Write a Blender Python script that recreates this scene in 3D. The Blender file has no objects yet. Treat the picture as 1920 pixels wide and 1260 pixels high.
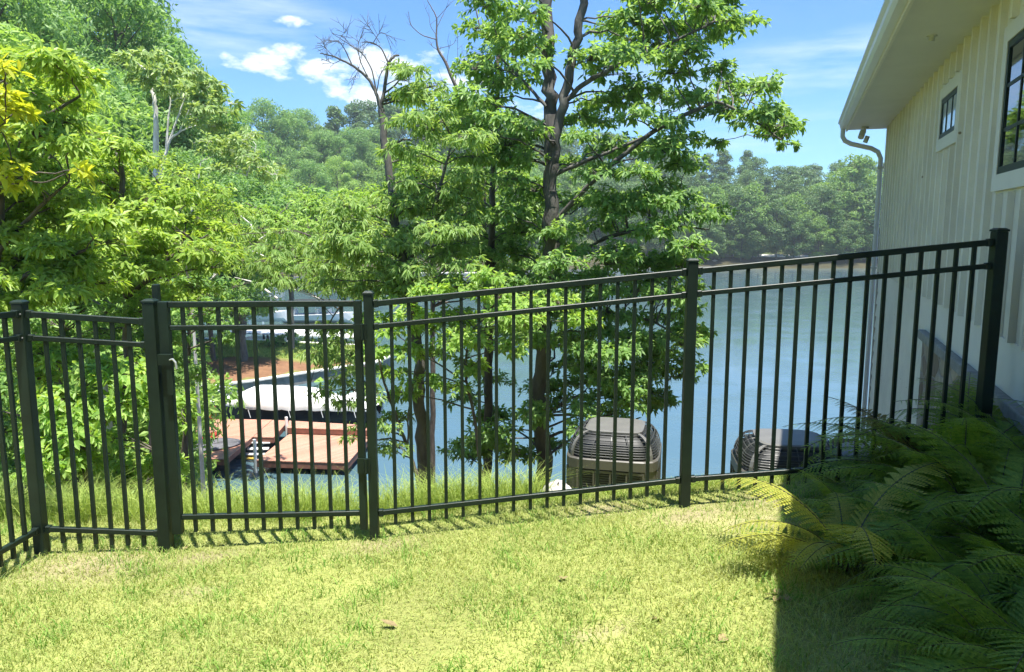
import bpy, math, random
import numpy as np
from mathutils import Vector
R = math.radians
rng = np.random.default_rng(7)
random.seed(7)
SC = bpy.context.scene
COL = SC.collection

# ------------------------------------------------------------------ camera
EYE = 10.0
PITCH = R(8.1)
F = 1420.0
cam = bpy.data.cameras.new("camera")
cam.lens = 36.0 * F / 1920.0
cam.sensor_width = 36.0
cam.clip_start = 0.05
cam.clip_end = 3000
camo = bpy.data.objects.new("camera", cam)
COL.objects.link(camo)
camo.location = (0, 0, EYE)
camo.rotation_euler = (R(90) - PITCH, 0, 0)
SC.camera = camo

# ------------------------------------------------------------------ light
SUN_EL, SUN_AZ = R(78), R(150)          # azimuth measured clockwise from +Y
SUN_STRENGTH = 4.6
SKY_STRENGTH = 0.078
EXPOSURE = 1.5
sl = bpy.data.lights.new("sun", 'SUN')
sl.energy = SUN_STRENGTH
sl.angle = R(0.5)
sl.color = (1.0, 0.955, 0.87)
so = bpy.data.objects.new("sun", sl)
COL.objects.link(so)
sd = Vector((math.sin(SUN_AZ) * math.cos(SUN_EL), math.cos(SUN_AZ) * math.cos(SUN_EL), math.sin(SUN_EL)))
so.rotation_euler = (-sd).to_track_quat('-Z', 'Y').to_euler()
so.location = (20, 20, 60)
SC.view_settings.view_transform = 'Standard'
SC.view_settings.look = 'None'
SC.view_settings.exposure = EXPOSURE
SC.view_settings.gamma = 1
try:
    SC.cycles.max_bounces = 7
    SC.cycles.transparent_max_bounces = 6
    SC.cycles.volume_bounces = 0
    SC.cycles.caustics_reflective = False
    SC.cycles.caustics_refractive = False
    SC.cycles.use_adaptive_sampling = True
    SC.cycles.adaptive_threshold = 0.02
    SC.cycles.use_denoising = True
except Exception:
    pass


def ray(x, y):
    cx, cy = (x - 960.0) / F, (630.0 - y) / F
    return Vector((cx, math.cos(PITCH) + cy * math.sin(PITCH), -math.sin(PITCH) + cy * math.cos(PITCH)))


def at(x, y, Y):
    d = ray(x, y)
    t = Y / d.y
    return Vector((d.x * t, Y, EYE + d.z * t))


def onz(x, y, z):
    d = ray(x, y)
    t = (z - EYE) / d.z
    return Vector((d.x * t, d.y * t, z))


# ---- world: Nishita sky and cumulus clouds set by direction
W = bpy.data.worlds.new("World")
SC.world = W
W.use_nodes = True
nt = W.node_tree
nt.nodes.clear()


def nd(nt, typ, ins=None, **kw):
    n = nt.nodes.new(typ)
    for k, v in kw.items():
        setattr(n, k, v)
    if ins:
        for k, v in ins.items():
            if hasattr(v, 'is_output') and v.is_output:
                nt.links.new(v, n.inputs[k])
            else:
                n.inputs[k].default_value = v
    return n


def mth(nt, op, a, b=0.0, clamp=False):
    n = nd(nt, 'ShaderNodeMath', {0: a, 1: b}, operation=op)
    n.use_clamp = clamp
    return n.outputs[0]


sky = nd(nt, 'ShaderNodeTexSky', sky_type='NISHITA')
sky.sun_disc = False
sky.sun_elevation = SUN_EL
sky.sun_rotation = SUN_AZ
sky.altitude = 200
sky.air_density = 1.0
sky.dust_density = 0.15
sky.ozone_density = 3.5
tc = nd(nt, 'ShaderNodeTexCoord')
sep = nd(nt, 'ShaderNodeSeparateXYZ', {0: tc.outputs['Generated']})
# flatten the direction onto a cloud layer
zc = mth(nt, 'MAXIMUM', sep.outputs[2], 0.02)
n_st = nd(nt, 'ShaderNodeCombineXYZ', {0: sep.outputs[0], 1: sep.outputs[1], 2: mth(nt, 'MULTIPLY', sep.outputs[2], 2.2)})
noi = nd(nt, 'ShaderNodeTexNoise', {'Vector': n_st.outputs[0], 'Scale': 22.0, 'Detail': 8.0, 'Roughness': 0.62})
noi2 = nd(nt, 'ShaderNodeTexNoise', {'Vector': n_st.outputs[0], 'Scale': 4.0, 'Detail': 5.0, 'Roughness': 0.6})


def cloud_blob(px, py, rx, ry):
    d = ray(px, py).normalized()
    dx = mth(nt, 'DIVIDE', mth(nt, 'SUBTRACT', sep.outputs[0], d.x), rx)
    dz = mth(nt, 'DIVIDE', mth(nt, 'SUBTRACT', sep.outputs[2], d.z), ry)
    q = mth(nt, 'ADD', mth(nt, 'MULTIPLY', dx, dx), mth(nt, 'MULTIPLY', dz, dz))
    q = mth(nt, 'SUBTRACT', 1.0, q, clamp=True)
    return mth(nt, 'MULTIPLY', q, mth(nt, 'GREATER_THAN', sep.outputs[1], 0.0))


blobs = [(505, 118, .050, .022), (550, 98, .035, .016), (600, 128, .05, .018), (545, 40, .03, .010), (700, 128, .075, .042),
         (675, 168, .06, .03), (800, 118, .05, .025), (850, 150, .07, .03), (990, 200, .05, .03), (428, 115, .02, .014), (640, 150, .06, .02)]
tot = None
for b in blobs:
    q = cloud_blob(*b)
    tot = q if tot is None else mth(nt, 'MAXIMUM', tot, q)
cu = mth(nt, 'SUBTRACT', mth(nt, 'ADD', mth(nt, 'MULTIPLY', tot, 0.8), mth(nt, 'MULTIPLY', noi.outputs[0], 2.6)), 1.72)
cu = mth(nt, 'MULTIPLY', cu, 1.9, clamp=True)
cu = mth(nt, 'MULTIPLY', cu, mth(nt, 'MULTIPLY', tot, 2.0, clamp=True))
wisps = [(1610, 100, .16, .035), (1500, 120, .16, .03), (1620, 140, .12, .02), (330, 40, .22, .05), (1430, 245, .12, .03), (420, 20, .15, .04), (1300, 180, .2, .05)]
tw = None
for b in wisps:
    q = cloud_blob(*b)
    tw = q if tw is None else mth(nt, 'MAXIMUM', tw, q)
n_w = nd(nt, 'ShaderNodeCombineXYZ', {0: sep.outputs[0], 1: sep.outputs[1], 2: mth(nt, 'MULTIPLY', sep.outputs[2], 7.0)})
noi3 = nd(nt, 'ShaderNodeTexNoise', {'Vector': n_w.outputs[0], 'Scale': 5.0, 'Detail': 6.0, 'Roughness': 0.6})
wi = mth(nt, 'MULTIPLY', mth(nt, 'SUBTRACT', noi3.outputs[0], 0.40), 3.0, clamp=True)
wi = mth(nt, 'MULTIPLY', wi, mth(nt, 'MULTIPLY', tw, 0.55))
haze = mth(nt, 'MULTIPLY', mth(nt, 'SUBTRACT', noi2.outputs[0], 0.45), 0.6, clamp=True)
cov = mth(nt, 'MAXIMUM', mth(nt, 'MAXIMUM', cu, wi), mth(nt, 'MULTIPLY', haze, 0.25))
satn = nd(nt, 'ShaderNodeMix', {0: 1.0, 6: sky.outputs[0], 7: (0.50, 0.78, 1.06, 1)}, data_type='RGBA', blend_type='MULTIPLY')
mixc = nd(nt, 'ShaderNodeMix', {0: cov, 6: satn.outputs[2], 7: (6.2, 6.6, 7.0, 1)}, data_type='RGBA')
bg = nd(nt, 'ShaderNodeBackground', {'Color': mixc.outputs[2], 'Strength': SKY_STRENGTH})
nd(nt, 'ShaderNodeOutputWorld', {'Surface': bg.outputs[0]})


# ------------------------------------------------------------------ materials
def srgb(*c):
    return tuple(((v / 255.0) / 12.92 if v <= 10 else ((v / 255.0 + .055) / 1.055) ** 2.4) for v in c)


def M(name, col, rough=.6, var=.2, scale=6.0, bump=0.0, bscale=40.0, metal=0.0, spec=.4, col2=None, stretch=(1, 1, 1), detail=4.0):
    m = bpy.data.materials.new(name)
    m.use_nodes = True
    t = m.node_tree
    p = t.nodes['Principled BSDF']
    tcn = nd(t, 'ShaderNodeTexCoord')
    mp = nd(t, 'ShaderNodeMapping', {'Vector': tcn.outputs['Object'], 'Scale': stretch})
    n = nd(t, 'ShaderNodeTexNoise', {'Vector': mp.outputs[0], 'Scale': scale, 'Detail': detail, 'Roughness': .6})
    a = tuple(c * (1 - var) for c in col)
    b = tuple(min(1, c * (1 + var)) for c in (col2 or col))
    cr = nd(t, 'ShaderNodeValToRGB', {'Fac': n.outputs[0]})
    cr.color_ramp.elements[0].position = .32
    cr.color_ramp.elements[1].position = .68
    cr.color_ramp.elements[0].color = (*a, 1)
    cr.color_ramp.elements[1].color = (*b, 1)
    t.links.new(cr.outputs[0], p.inputs['Base Color'])
    p.inputs['Roughness'].default_value = rough
    p.inputs['Metallic'].default_value = metal
    p.inputs['Specular IOR Level'].default_value = spec
    if bump:
        n2 = nd(t, 'ShaderNodeTexNoise', {'Vector': mp.outputs[0], 'Scale': bscale, 'Detail': 5.0})
        bp = nd(t, 'ShaderNodeBump', {'Height': n2.outputs[0], 'Strength': bump, 'Distance': .02})
        t.links.new(bp.outputs[0], p.inputs['Normal'])
    return m


def leafmat(name, c1, c2, trans=.4, rough=.45, spec=.35, tint=(1.35, 1.25, .55), patch=.25, ns=.8):
    """Leaves: colour varies from leaf to leaf and in patches; light passes through."""
    m = bpy.data.materials.new(name)
    m.use_nodes = True
    t = m.node_tree
    t.nodes.clear()
    g = nd(t, 'ShaderNodeNewGeometry')
    tcn = nd(t, 'ShaderNodeTexCoord')
    n = nd(t, 'ShaderNodeTexNoise', {'Vector': tcn.outputs['Object'], 'Scale': ns, 'Detail': 4.0})
    f = mth(t, 'ADD', mth(t, 'MULTIPLY', g.outputs['Random Per Island'], 1 - patch), mth(t, 'MULTIPLY', n.outputs[0], patch * 1.4), clamp=True)
    cr = nd(t, 'ShaderNodeValToRGB', {'Fac': f})
    cr.color_ramp.elements[0].color = (*c1, 1)
    cr.color_ramp.elements[1].color = (*c2, 1)
    col = cr.outputs[0]
    p = nd(t, 'ShaderNodeBsdfPrincipled', {'Base Color': col, 'Roughness': rough, 'Specular IOR Level': spec})
    tm = nd(t, 'ShaderNodeMix', {0: 1.0, 6: col, 7: (*tint, 1)}, data_type='RGBA', blend_type='MULTIPLY')
    tr = nd(t, 'ShaderNodeBsdfTranslucent', {'Color': tm.outputs[2]})
    mx = nd(t, 'ShaderNodeMixShader', {0: trans, 1: p.outputs[0], 2: tr.outputs[0]})
    nd(t, 'ShaderNodeOutputMaterial', {'Surface': mx.outputs[0]})
    return m


MT = {}
MT['black_metal'] = M('black_metal', (.008, .018, .012), .45, .3, 8, .06, 90, 0, .35)
MT['bark'] = M('bark', (.10, .085, .07), .9, .45, 14, .8, 30, stretch=(1, 1, .25))
MT['bark_grey'] = M('bark_grey', (.105, .10, .09), .9, .4, 10, .7, 25, stretch=(1, 1, .25))
MT['bark_pale'] = M('bark_pale', (.60, .58, .53), .85, .3, 8, .4, 20, stretch=(1, 1, .4))
MT['bark_dead'] = M('bark_dead', (.15, .13, .12), .9, .3, 10, .5, 30)
MT['leaf_oak'] = leafmat('leaf_oak', (.11, .24, .07), (.34, .52, .17), .52, .45, .32)
MT['leaf_left'] = leafmat('leaf_left', (.15, .30, .045), (.46, .60, .15), .52, .45, .32)
MT['leaf_bush'] = leafmat('leaf_bush', (.16, .34, .06), (.46, .62, .18), .52, .45, .32)
MT['leaf_yellow'] = leafmat('leaf_yellow', (.34, .45, .03), (.60, .64, .08), .58, tint=(1.2, 1.1, .5))
MT['leaf_slim'] = leafmat('leaf_slim', (.15, .29, .08), (.40, .55, .19), .52, .45, .32)
MT['leaf_mid'] = leafmat('leaf_mid', (.12, .25, .08), (.32, .48, .16), .48, tint=(1.2, 1.25, .6))
MT['leaf_mid_light'] = leafmat('leaf_mid_light', (.18, .33, .07), (.40, .55, .15), .48, tint=(1.25, 1.25, .6))
MT['leaf_far'] = leafmat('leaf_far', (.075, .155, .055), (.17, .28, .095), .4)
MT['leaf_far_light'] = leafmat('leaf_far_light', (.12, .24, .05), (.24, .38, .10), .43)
MT['leaf_pine'] = leafmat('leaf_pine', (.09, .18, .08), (.18, .28, .13), .35)
MT['leaf_sparse'] = leafmat('leaf_sparse', (.20, .32, .11), (.38, .50, .20), .45)
MT['fern'] = leafmat('fern', (.11, .22, .03), (.27, .40, .06), .45)
MT['fern_sunlit'] = leafmat('fern_sunlit', (.28, .32, .05), (.48, .48, .10), .5)  # lit copy of the fern, sunlight put into the yellower colour
MT['fern_gold'] = leafmat('fern_gold', (.16, .15, .05), (.26, .22, .07), .4)
MT['grass'] = leafmat('grass', (.16, .30, .04), (.52, .54, .21), .42, .6, .2, tint=(1.15, 1.1, .6), patch=.55, ns=2.2)
MT['clump_grass'] = leafmat('clump_grass', (.10, .26, .03), (.26, .42, .09), .42, .6, .2, tint=(1.15, 1.1, .6))
MT['tall_grass'] = leafmat('tall_grass', (.20, .32, .05), (.42, .50, .14), .45, .6, .2, tint=(1.15, 1.1, .6))
MT['dead_leaf'] = M('dead_leaf', (.22, .17, .08), .8, .3, 30)
def specks(m_, scale, size, col, keep):
    t = m_.node_tree
    p = t.nodes['Principled BSDF']
    src = p.inputs['Base Color'].links[0].from_socket
    tcn = nd(t, 'ShaderNodeTexCoord')
    vo = nd(t, 'ShaderNodeTexVoronoi', {'Vector': tcn.outputs['Object'], 'Scale': scale})
    sp_ = nd(t, 'ShaderNodeSeparateColor', {0: vo.outputs['Color']})
    f = mth(t, 'MULTIPLY', mth(t, 'LESS_THAN', vo.outputs['Distance'], size), mth(t, 'GREATER_THAN', sp_.outputs[0], keep))
    st = nd(t, 'ShaderNodeTexNoise', {'Vector': nd(t, 'ShaderNodeMapping', {'Vector': tcn.outputs['Object'], 'Scale': (6, 6, .5)}).outputs[0], 'Scale': 1.0, 'Detail': 6.0})
    g = mth(t, 'MULTIPLY', mth(t, 'SUBTRACT', st.outputs[0], .52), 1.1, clamp=True)
    mx = nd(t, 'ShaderNodeMix', {0: g, 6: src, 7: (*[c_ * 1.6 for c_ in col], 1)}, data_type='RGBA')
    mx2 = nd(t, 'ShaderNodeMix', {0: f, 6: mx.outputs[2], 7: (*col, 1)}, data_type='RGBA')
    t.links.new(mx2.outputs[2], p.inputs['Base Color'])
    return m_


MT['siding'] = M('siding', (.68, .66, .56), .6, .05, 1.5, .12, 60, col2=(.72, .70, .59))
MT['trim'] = M('trim', (.69, .67, .58), .55, .04, 2, .05, 40)
specks(MT['siding'], 3.2, .045, (.22, .17, .10), .55)
MT['soffit'] = M('soffit', (.60, .60, .54), .6, .04, 2)
MT['white_gutter'] = M('white_gutter', (.66, .67, .66), .4, .04, 2)
MT['taupe'] = M('taupe', (.40, .36, .31), .6, .08, 3)
MT['shingle'] = M('shingle', (.09, .09, .095), .9, .4, 30, .6, 60)
MT['ledge'] = M('ledge', (.24, .24, .22), .7, .25, 8, .4, 30)
MT['concrete'] = M('concrete', (.42, .40, .36), .9, .15, 4, .4, 30)
MT['concrete_pale'] = M('concrete_pale', (.62, .60, .55), .85, .12, 2, .3, 20)
MT['ac_grey'] = M('ac_grey', (.075, .07, .058), .45, .1, 6)
MT['ac_light'] = M('ac_light', (.12, .118, .11), .45, .1, 6)
MT['ac_dark'] = M('ac_dark', (.020, .022, .022), .5, .2, 6)
MT['ac_wire'] = M('ac_wire', (.05, .052, .05), .4, .2, 6)
MT['white_cover'] = M('white_cover', (.80, .80, .78), .75, .05, 1.2, .6, 3)
MT['hull_dark'] = M('hull_dark', (.02, .022, .03), .25, .2, 2)
MT['hull_white'] = M('hull_white', (.75, .75, .74), .3, .05, 2)
MT['canvas_black'] = M('canvas_black', (.02, .025, .022), .8, .3, 3)
MT['canvas_blue'] = M('canvas_blue', (.05, .12, .30), .7, .2, 3)
MT['teal'] = M('teal', (.03, .25, .30), .6, .2, 3)
MT['alu'] = M('alu', (.55, .56, .56), .4, .1, 4, metal=.6)
MT['white_paint'] = M('white_paint', (.72, .72, .70), .6, .05, 4)
MT['red'] = M('red', (.55, .03, .02), .4, .2, 4)
MT['orange'] = M('orange', (.65, .20, .05), .5, .2, 4)
MT['grey_mat'] = M('grey_mat', (.10, .10, .11), .8, .3, 5, .2, 50)
MT['pile_wood'] = M('pile_wood', (.13, .11, .085), .9, .3, 6, .5, 20, stretch=(1, 1, .3))
MT['seawall'] = M('seawall', (.20, .195, .18), .9, .3, 2, .6, 12)
MT['stair_wood'] = M('stair_wood', (.36, .36, .34), .9, .25, 6)
MT['yellow_plastic'] = M('yellow_plastic', (.50, .36, .06), .6, .2, 6)
MT['mulch'] = M('mulch', (.10, .055, .03), .95, .5, 40, .8, 60)
MT['rock'] = M('rock', (.40, .38, .35), .9, .25, 7, .8, 14)
MT['lamp_white'] = M('lamp_white', (.55, .56, .53), .4, .05, 5)

# window glass: dark, mirror-like at this angle
m = bpy.data.materials.new('glass')
m.use_nodes = True
p = m.node_tree.nodes['Principled BSDF']
p.inputs['Base Color'].default_value = (.015, .02, .022, 1)
p.inputs['Roughness'].default_value = .03
p.inputs['Specular IOR Level'].default_value = 1.0
p.inputs['IOR'].default_value = 2.6
MT['glass'] = m

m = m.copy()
m.name = 'glass_sky_blind'
m.node_tree.nodes['Principled BSDF'].inputs['Base Color'].default_value = (.42, .50, .54, 1)  # pale sky reflection over a blind, painted into the base colour
MT['glass_sky_blind'] = m

# stone veneer
m = bpy.data.materials.new('stone')
m.use_nodes = True
t = m.node_tree
p = t.nodes['Principled BSDF']
tcn = nd(t, 'ShaderNodeTexCoord')
mp = nd(t, 'ShaderNodeMapping', {'Vector': tcn.outputs['Object'], 'Scale': (2.2, 2.2, 3.6)})
vo = nd(t, 'ShaderNodeTexVoronoi', {'Vector': mp.outputs[0], 'Scale': 1.6}, feature='F1')
ve = nd(t, 'ShaderNodeTexVoronoi', {'Vector': mp.outputs[0], 'Scale': 1.6}, feature='DISTANCE_TO_EDGE')
hsv = nd(t, 'ShaderNodeSeparateColor', {0: vo.outputs['Color']})
cr = nd(t, 'ShaderNodeValToRGB', {'Fac': hsv.outputs[0]})
e = cr.color_ramp.elements
e[0].color = (.16, .11, .07, 1)
e[1].color = (.46, .38, .28, 1)
e2 = e.new(.5)
e2.color = (.30, .26, .20, 1)
st = nd(t, 'ShaderNodeTexNoise', {'Vector': nd(t, 'ShaderNodeMapping', {'Vector': tcn.outputs['Object'], 'Scale': (9, 9, 1.5)}).outputs[0], 'Scale': 2.0, 'Detail': 6.0})
mo = mth(t, 'LESS_THAN', ve.outputs[0], .045)
mx = nd(t, 'ShaderNodeMix', {0: .6, 6: cr.outputs[0], 7: st.outputs['Fac']}, data_type='RGBA', blend_type='OVERLAY')
mx2 = nd(t, 'ShaderNodeMix', {0: mo, 6: mx.outputs[2], 7: (.30, .27, .23, 1)}, data_type='RGBA')
t.links.new(mx2.outputs[2], p.inputs['Base Color'])
p.inputs['Roughness'].default_value = .9
bp = nd(t, 'ShaderNodeBump', {'Height': mth(t, 'MINIMUM', ve.outputs[0], .1), 'Strength': .9, 'Distance': .15})
t.links.new(bp.outputs[0], p.inputs['Normal'])
MT['stone'] = m

# deck boards running along the dock's local X
m = bpy.data.materials.new('deck_boards')
m.use_nodes = True
t = m.node_tree
p = t.nodes['Principled BSDF']
tcn = nd(t, 'ShaderNodeTexCoord')
sx = nd(t, 'ShaderNodeSeparateXYZ', {0: nd(t, 'ShaderNodeMapping', {'Vector': tcn.outputs['Object'], 'Rotation': (0, 0, R(-52))}).outputs[0]})
u = mth(t, 'MULTIPLY', sx.outputs[1], 1 / .14)
fr = mth(t, 'FRACT', u)
gap = mth(t, 'LESS_THAN', fr, .08)
wn = nd(t, 'ShaderNodeTexWhiteNoise', {'W': mth(t, 'FLOOR', u)}, noise_dimensions='1D')
no = nd(t, 'ShaderNodeTexNoise', {'Vector': tcn.outputs['Object'], 'Scale': 1.2, 'Detail': 5.0})
cr = nd(t, 'ShaderNodeValToRGB', {'Fac': mth(t, 'ADD', mth(t, 'MULTIPLY', wn.outputs[0], .55), mth(t, 'MULTIPLY', no.outputs[0], .45))})
cr.color_ramp.elements[0].color = (.34, .155, .10, 1)
cr.color_ramp.elements[1].color = (.50, .27, .19, 1)
mx = nd(t, 'ShaderNodeMix', {0: gap, 6: cr.outputs[0], 7: (.05, .025, .02, 1)}, data_type='RGBA')
t.links.new(mx.outputs[2], p.inputs['Base Color'])
p.inputs['Roughness'].default_value = .6
MT['deck_boards'] = m
MT['deck_fascia'] = M('deck_fascia', (.20, .085, .06), .7, .2, 4)

# water
m = bpy.data.materials.new('lake_water')
m.use_nodes = True
t = m.node_tree
p = t.nodes['Principled BSDF']
tcn = nd(t, 'ShaderNodeTexCoord')
n1 = nd(t, 'ShaderNodeTexNoise', {'Vector': nd(t, 'ShaderNodeMapping', {'Vector': tcn.outputs['Object'], 'Scale': (.8, 2.0, 1), 'Rotation': (0, 0, R(8))}).outputs[0], 'Scale': 1.25, 'Detail': 5.0, 'Roughness': .62})
n2 = nd(t, 'ShaderNodeTexNoise', {'Vector': nd(t, 'ShaderNodeMapping', {'Vector': tcn.outputs['Object'], 'Scale': (1, 1.3, 1)}).outputs[0], 'Scale': .22, 'Detail': 2.0})
hh = mth(t, 'ADD', n1.outputs[0], mth(t, 'MULTIPLY', n2.outputs[0], 1.2))
bp = nd(t, 'ShaderNodeBump', {'Height': hh, 'Strength': mth(t, 'ADD', .06, mth(t, 'MULTIPLY', mth(t, 'SUBTRACT', n2.outputs[0], .40, clamp=True), 1.3)), 'Distance': .08})
t.links.new(bp.outputs[0], p.inputs['Normal'])
cr = nd(t, 'ShaderNodeValToRGB', {'Fac': n2.outputs[0]})
cr.color_ramp.elements[0].color = (.05, .10, .12, 1)
cr.color_ramp.elements[1].color = (.075, .13, .155, 1)
t.links.new(cr.outputs[0], p.inputs['Base Color'])
p.inputs['Roughness'].default_value = .06
p.inputs['IOR'].default_value = 1.36
MT['lake_water'] = m

# ground: colour of each surface comes from the land itself (attribute), broken up by noise
m = bpy.data.materials.new('ground_cover')
m.use_nodes = True
t = m.node_tree
p = t.nodes['Principled BSDF']
at_ = nd(t, 'ShaderNodeAttribute', attribute_name='surf')
tcn = nd(t, 'ShaderNodeTexCoord')
n1 = nd(t, 'ShaderNodeTexNoise', {'Vector': tcn.outputs['Object'], 'Scale': 1.3, 'Detail': 8.0, 'Roughness': .7})
n2 = nd(t, 'ShaderNodeTexNoise', {'Vector': tcn.outputs['Object'], 'Scale': 45.0, 'Detail': 4.0, 'Roughness': .7})
cr = nd(t, 'ShaderNodeValToRGB', {'Fac': mth(t, 'ADD', mth(t, 'MULTIPLY', n1.outputs[0], .5), mth(t, 'MULTIPLY', n2.outputs[0], .5))})
cr.color_ramp.elements[0].position = .3
cr.color_ramp.elements[1].position = .7
cr.color_ramp.elements[0].color = (.5, .5, .5, 1)
cr.color_ramp.elements[1].color = (1.35, 1.35, 1.3, 1)
mx = nd(t, 'ShaderNodeMix', {0: 1.0, 6: at_.outputs['Color'], 7: cr.outputs[0]}, data_type='RGBA', blend_type='MULTIPLY')
t.links.new(mx.outputs[2], p.inputs['Base Color'])
p.inputs['Roughness'].default_value = .95
p.inputs['Specular IOR Level'].default_value = .1
bp = nd(t, 'ShaderNodeBump', {'Height': n2.outputs[0], 'Strength': .5, 'Distance': .03})
t.links.new(bp.outputs[0], p.inputs['Normal'])
MT['ground'] = m


# ------------------------------------------------------------------ mesh helpers
class Q:
    """collects quads (and triangles as quads with a repeated corner avoided)"""
    def __init__(s):
        s.v = []
        s.f = []
        s.n = 0

    def add(s, v, f):
        v = np.asarray(v, float).reshape(-1, 3)
        f = np.asarray(f, int).reshape(-1, 4)
        s.v.append(v)
        s.f.append(f + s.n)
        s.n += len(v)
        return s

    def hexa(s, p):
        return s.add(p, [[0, 3, 2, 1], [4, 5, 6, 7], [0, 1, 5, 4], [1, 2, 6, 5], [2, 3, 7, 6], [3, 0, 4, 7]])

    def box(s, a, b):
        x0, y0, z0 = [min(i, j) for i, j in zip(a, b)]
        x1, y1, z1 = [max(i, j) for i, j in zip(a, b)]
        return s.hexa([(x0, y0, z0), (x1, y0, z0), (x1, y1, z0), (x0, y1, z0), (x0, y0, z1), (x1, y0, z1), (x1, y1, z1), (x0, y1, z1)])

    def bar(s, a, b, w, h, up=(0, 0, 1)):
        """box section beam from a to b; w across, h along up"""
        a, b = Vector(a), Vector(b)
        d = (b - a).normalized()
        u = Vector(up)
        x = d.cross(u)
        if x.length < 1e-4:
            x = Vector((1, 0, 0))
        x.normalize()
        u = x.cross(d).normalized()
        p = []
        for e in (a, b):
            for sx_, su in ((-1, -1), (1, -1), (1, 1), (-1, 1)):
                p.append(e + x * (w / 2 * sx_) + u * (h / 2 * su))
        return s.add([tuple(i) for i in p], [[0, 1, 2, 3], [4, 7, 6, 5], [0, 4, 5, 1], [1, 5, 6, 2], [2, 6, 7, 3], [3, 7, 4, 0]])

    def tube(s, pts, rad, k=6, cap=False):
        pts = np.asarray([tuple(p) for p in pts], float)
        n = len(pts)
        rad = np.broadcast_to(np.asarray(rad, float), (n,))
        tg = np.gradient(pts, axis=0)
        tg /= np.linalg.norm(tg, axis=1)[:, None] + 1e-9
        ref = np.array([0.31, 0.12, 0.94]) if abs(tg[:, 2]).mean() < .8 else np.array([0.95, 0.25, 0.1])
        a = np.cross(tg, ref)
        a /= np.linalg.norm(a, axis=1)[:, None] + 1e-9
        b = np.cross(tg, a)
        th = np.linspace(0, 2 * np.pi, k, endpoint=False)
        v = pts[:, None, :] + rad[:, None, None] * (np.cos(th)[None, :, None] * a[:, None, :] + np.sin(th)[None, :, None] * b[:, None, :])
        i = np.arange(n - 1)[:, None] * k
        j = np.arange(k)[None, :]
        j2 = (j + 1) % k
        f = np.stack([i + j, i + j2, i + k + j2, i + k + j], -1).reshape(-1, 4)
        v = v.reshape(-1, 3)
        s.add(v, f)
        if cap:
            for e, st in ((0, 0), (n - 1, (n - 1) * k)):
                ring = v[st:st + k]
                c = ring.mean(0)
                vv = np.vstack([ring, c[None]])
                if k % 2 == 0:
                    ff = [[k, q_, (q_ + 1) % k, (q_ + 2) % k] for q_ in range(0, k, 2)]
                    if e == 0:
                        ff = [x[::-1] for x in ff]
                    s.add(vv, ff)
        return s

    def loft(s, rings, close=False):
        rr = np.asarray(rings, float)
        n, k = rr.shape[:2]
        i = np.arange(n - 1)[:, None] * k
        j = np.arange(k if close else k - 1)[None, :]
        j2 = (j + 1) % k
        f = np.stack([i + j, i + j2, i + k + j2, i + k + j], -1).reshape(-1, 4)
        return s.add(rr.reshape(-1, 3), f)

    def get(s):
        return np.vstack(s.v), np.vstack(s.f)


def mesh_np(name, v, f, smooth=False):
    me = bpy.data.meshes.new(name)
    nv, nf = len(v), len(f)
    k = f.shape[1]
    me.vertices.add(nv)
    me.vertices.foreach_set('co', np.ascontiguousarray(v, dtype=np.float32).ravel())
    me.loops.add(nf * k)
    me.loops.foreach_set('vertex_index', np.ascontiguousarray(f, dtype=np.int32).ravel())
    me.polygons.add(nf)
    me.polygons.foreach_set('loop_start', np.arange(0, nf * k, k, dtype=np.int32))
    me.polygons.foreach_set('loop_total', np.full(nf, k, dtype=np.int32))
    me.update(calc_edges=True)
    me.polygons.foreach_set('use_smooth', np.full(nf, bool(smooth)))
    return me


def obj(name, q, mat, parent=None, loc=None, smooth=False):
    """Mesh object. Vertices given in world space; origin at loc, or at the thing's root."""
    v, f = q.get() if isinstance(q, Q) else q
    root = parent
    while root is not None and root.parent is not None:
        root = root.parent
    if root is not None:
        off = np.array(root.location)
    elif loc is not None:
        off = np.array(tuple(loc))
    else:
        off = np.array([v[:, 0].mean(), v[:, 1].mean(), v[:, 2].min()])
    me = mesh_np(name, v - off, f, smooth)
    me.materials.append(MT[mat] if isinstance(mat, str) else mat)
    o = bpy.data.objects.new(name, me)
    COL.objects.link(o)
    if parent is not None:
        o.parent = parent
    else:
        o.location = off
    return o


def tag(o, label, cat, group=None, kind=None):
    if label:
        o['label'] = label
    if cat:
        o['category'] = cat
    if group:
        o['group'] = group
    if kind:
        o['kind'] = kind
    return o


def thing(name, label, cat, loc, group=None):
    o = bpy.data.objects.new(name, None)
    o.empty_display_size = .2
    o.location = loc
    COL.objects.link(o)
    return tag(o, label, cat, group)


def copy_tree(o, parent=None):
    c = o.copy()
    COL.objects.link(c)
    c.parent = parent
    for ch in [x for x in o.children]:
        copy_tree(ch, c)
    return c


def bevel(o, w=.006, seg=2):
    b = o.modifiers.new('bevel', 'BEVEL')
    b.width = w
    b.segments = seg
    b.limit_method = 'ANGLE'
    return o


def unit(a):
    return a / (np.linalg.norm(a, axis=-1, keepdims=True) + 1e-9)


# ------------------------------------------------------------------ fence geometry (needed by the land)
def sl_(x, y):
    d = ray(x, y)
    return d.z / d.y


def solveY(x, yt, yb, H):
    return H / (sl_(x, yt) - sl_(x, yb))


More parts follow.
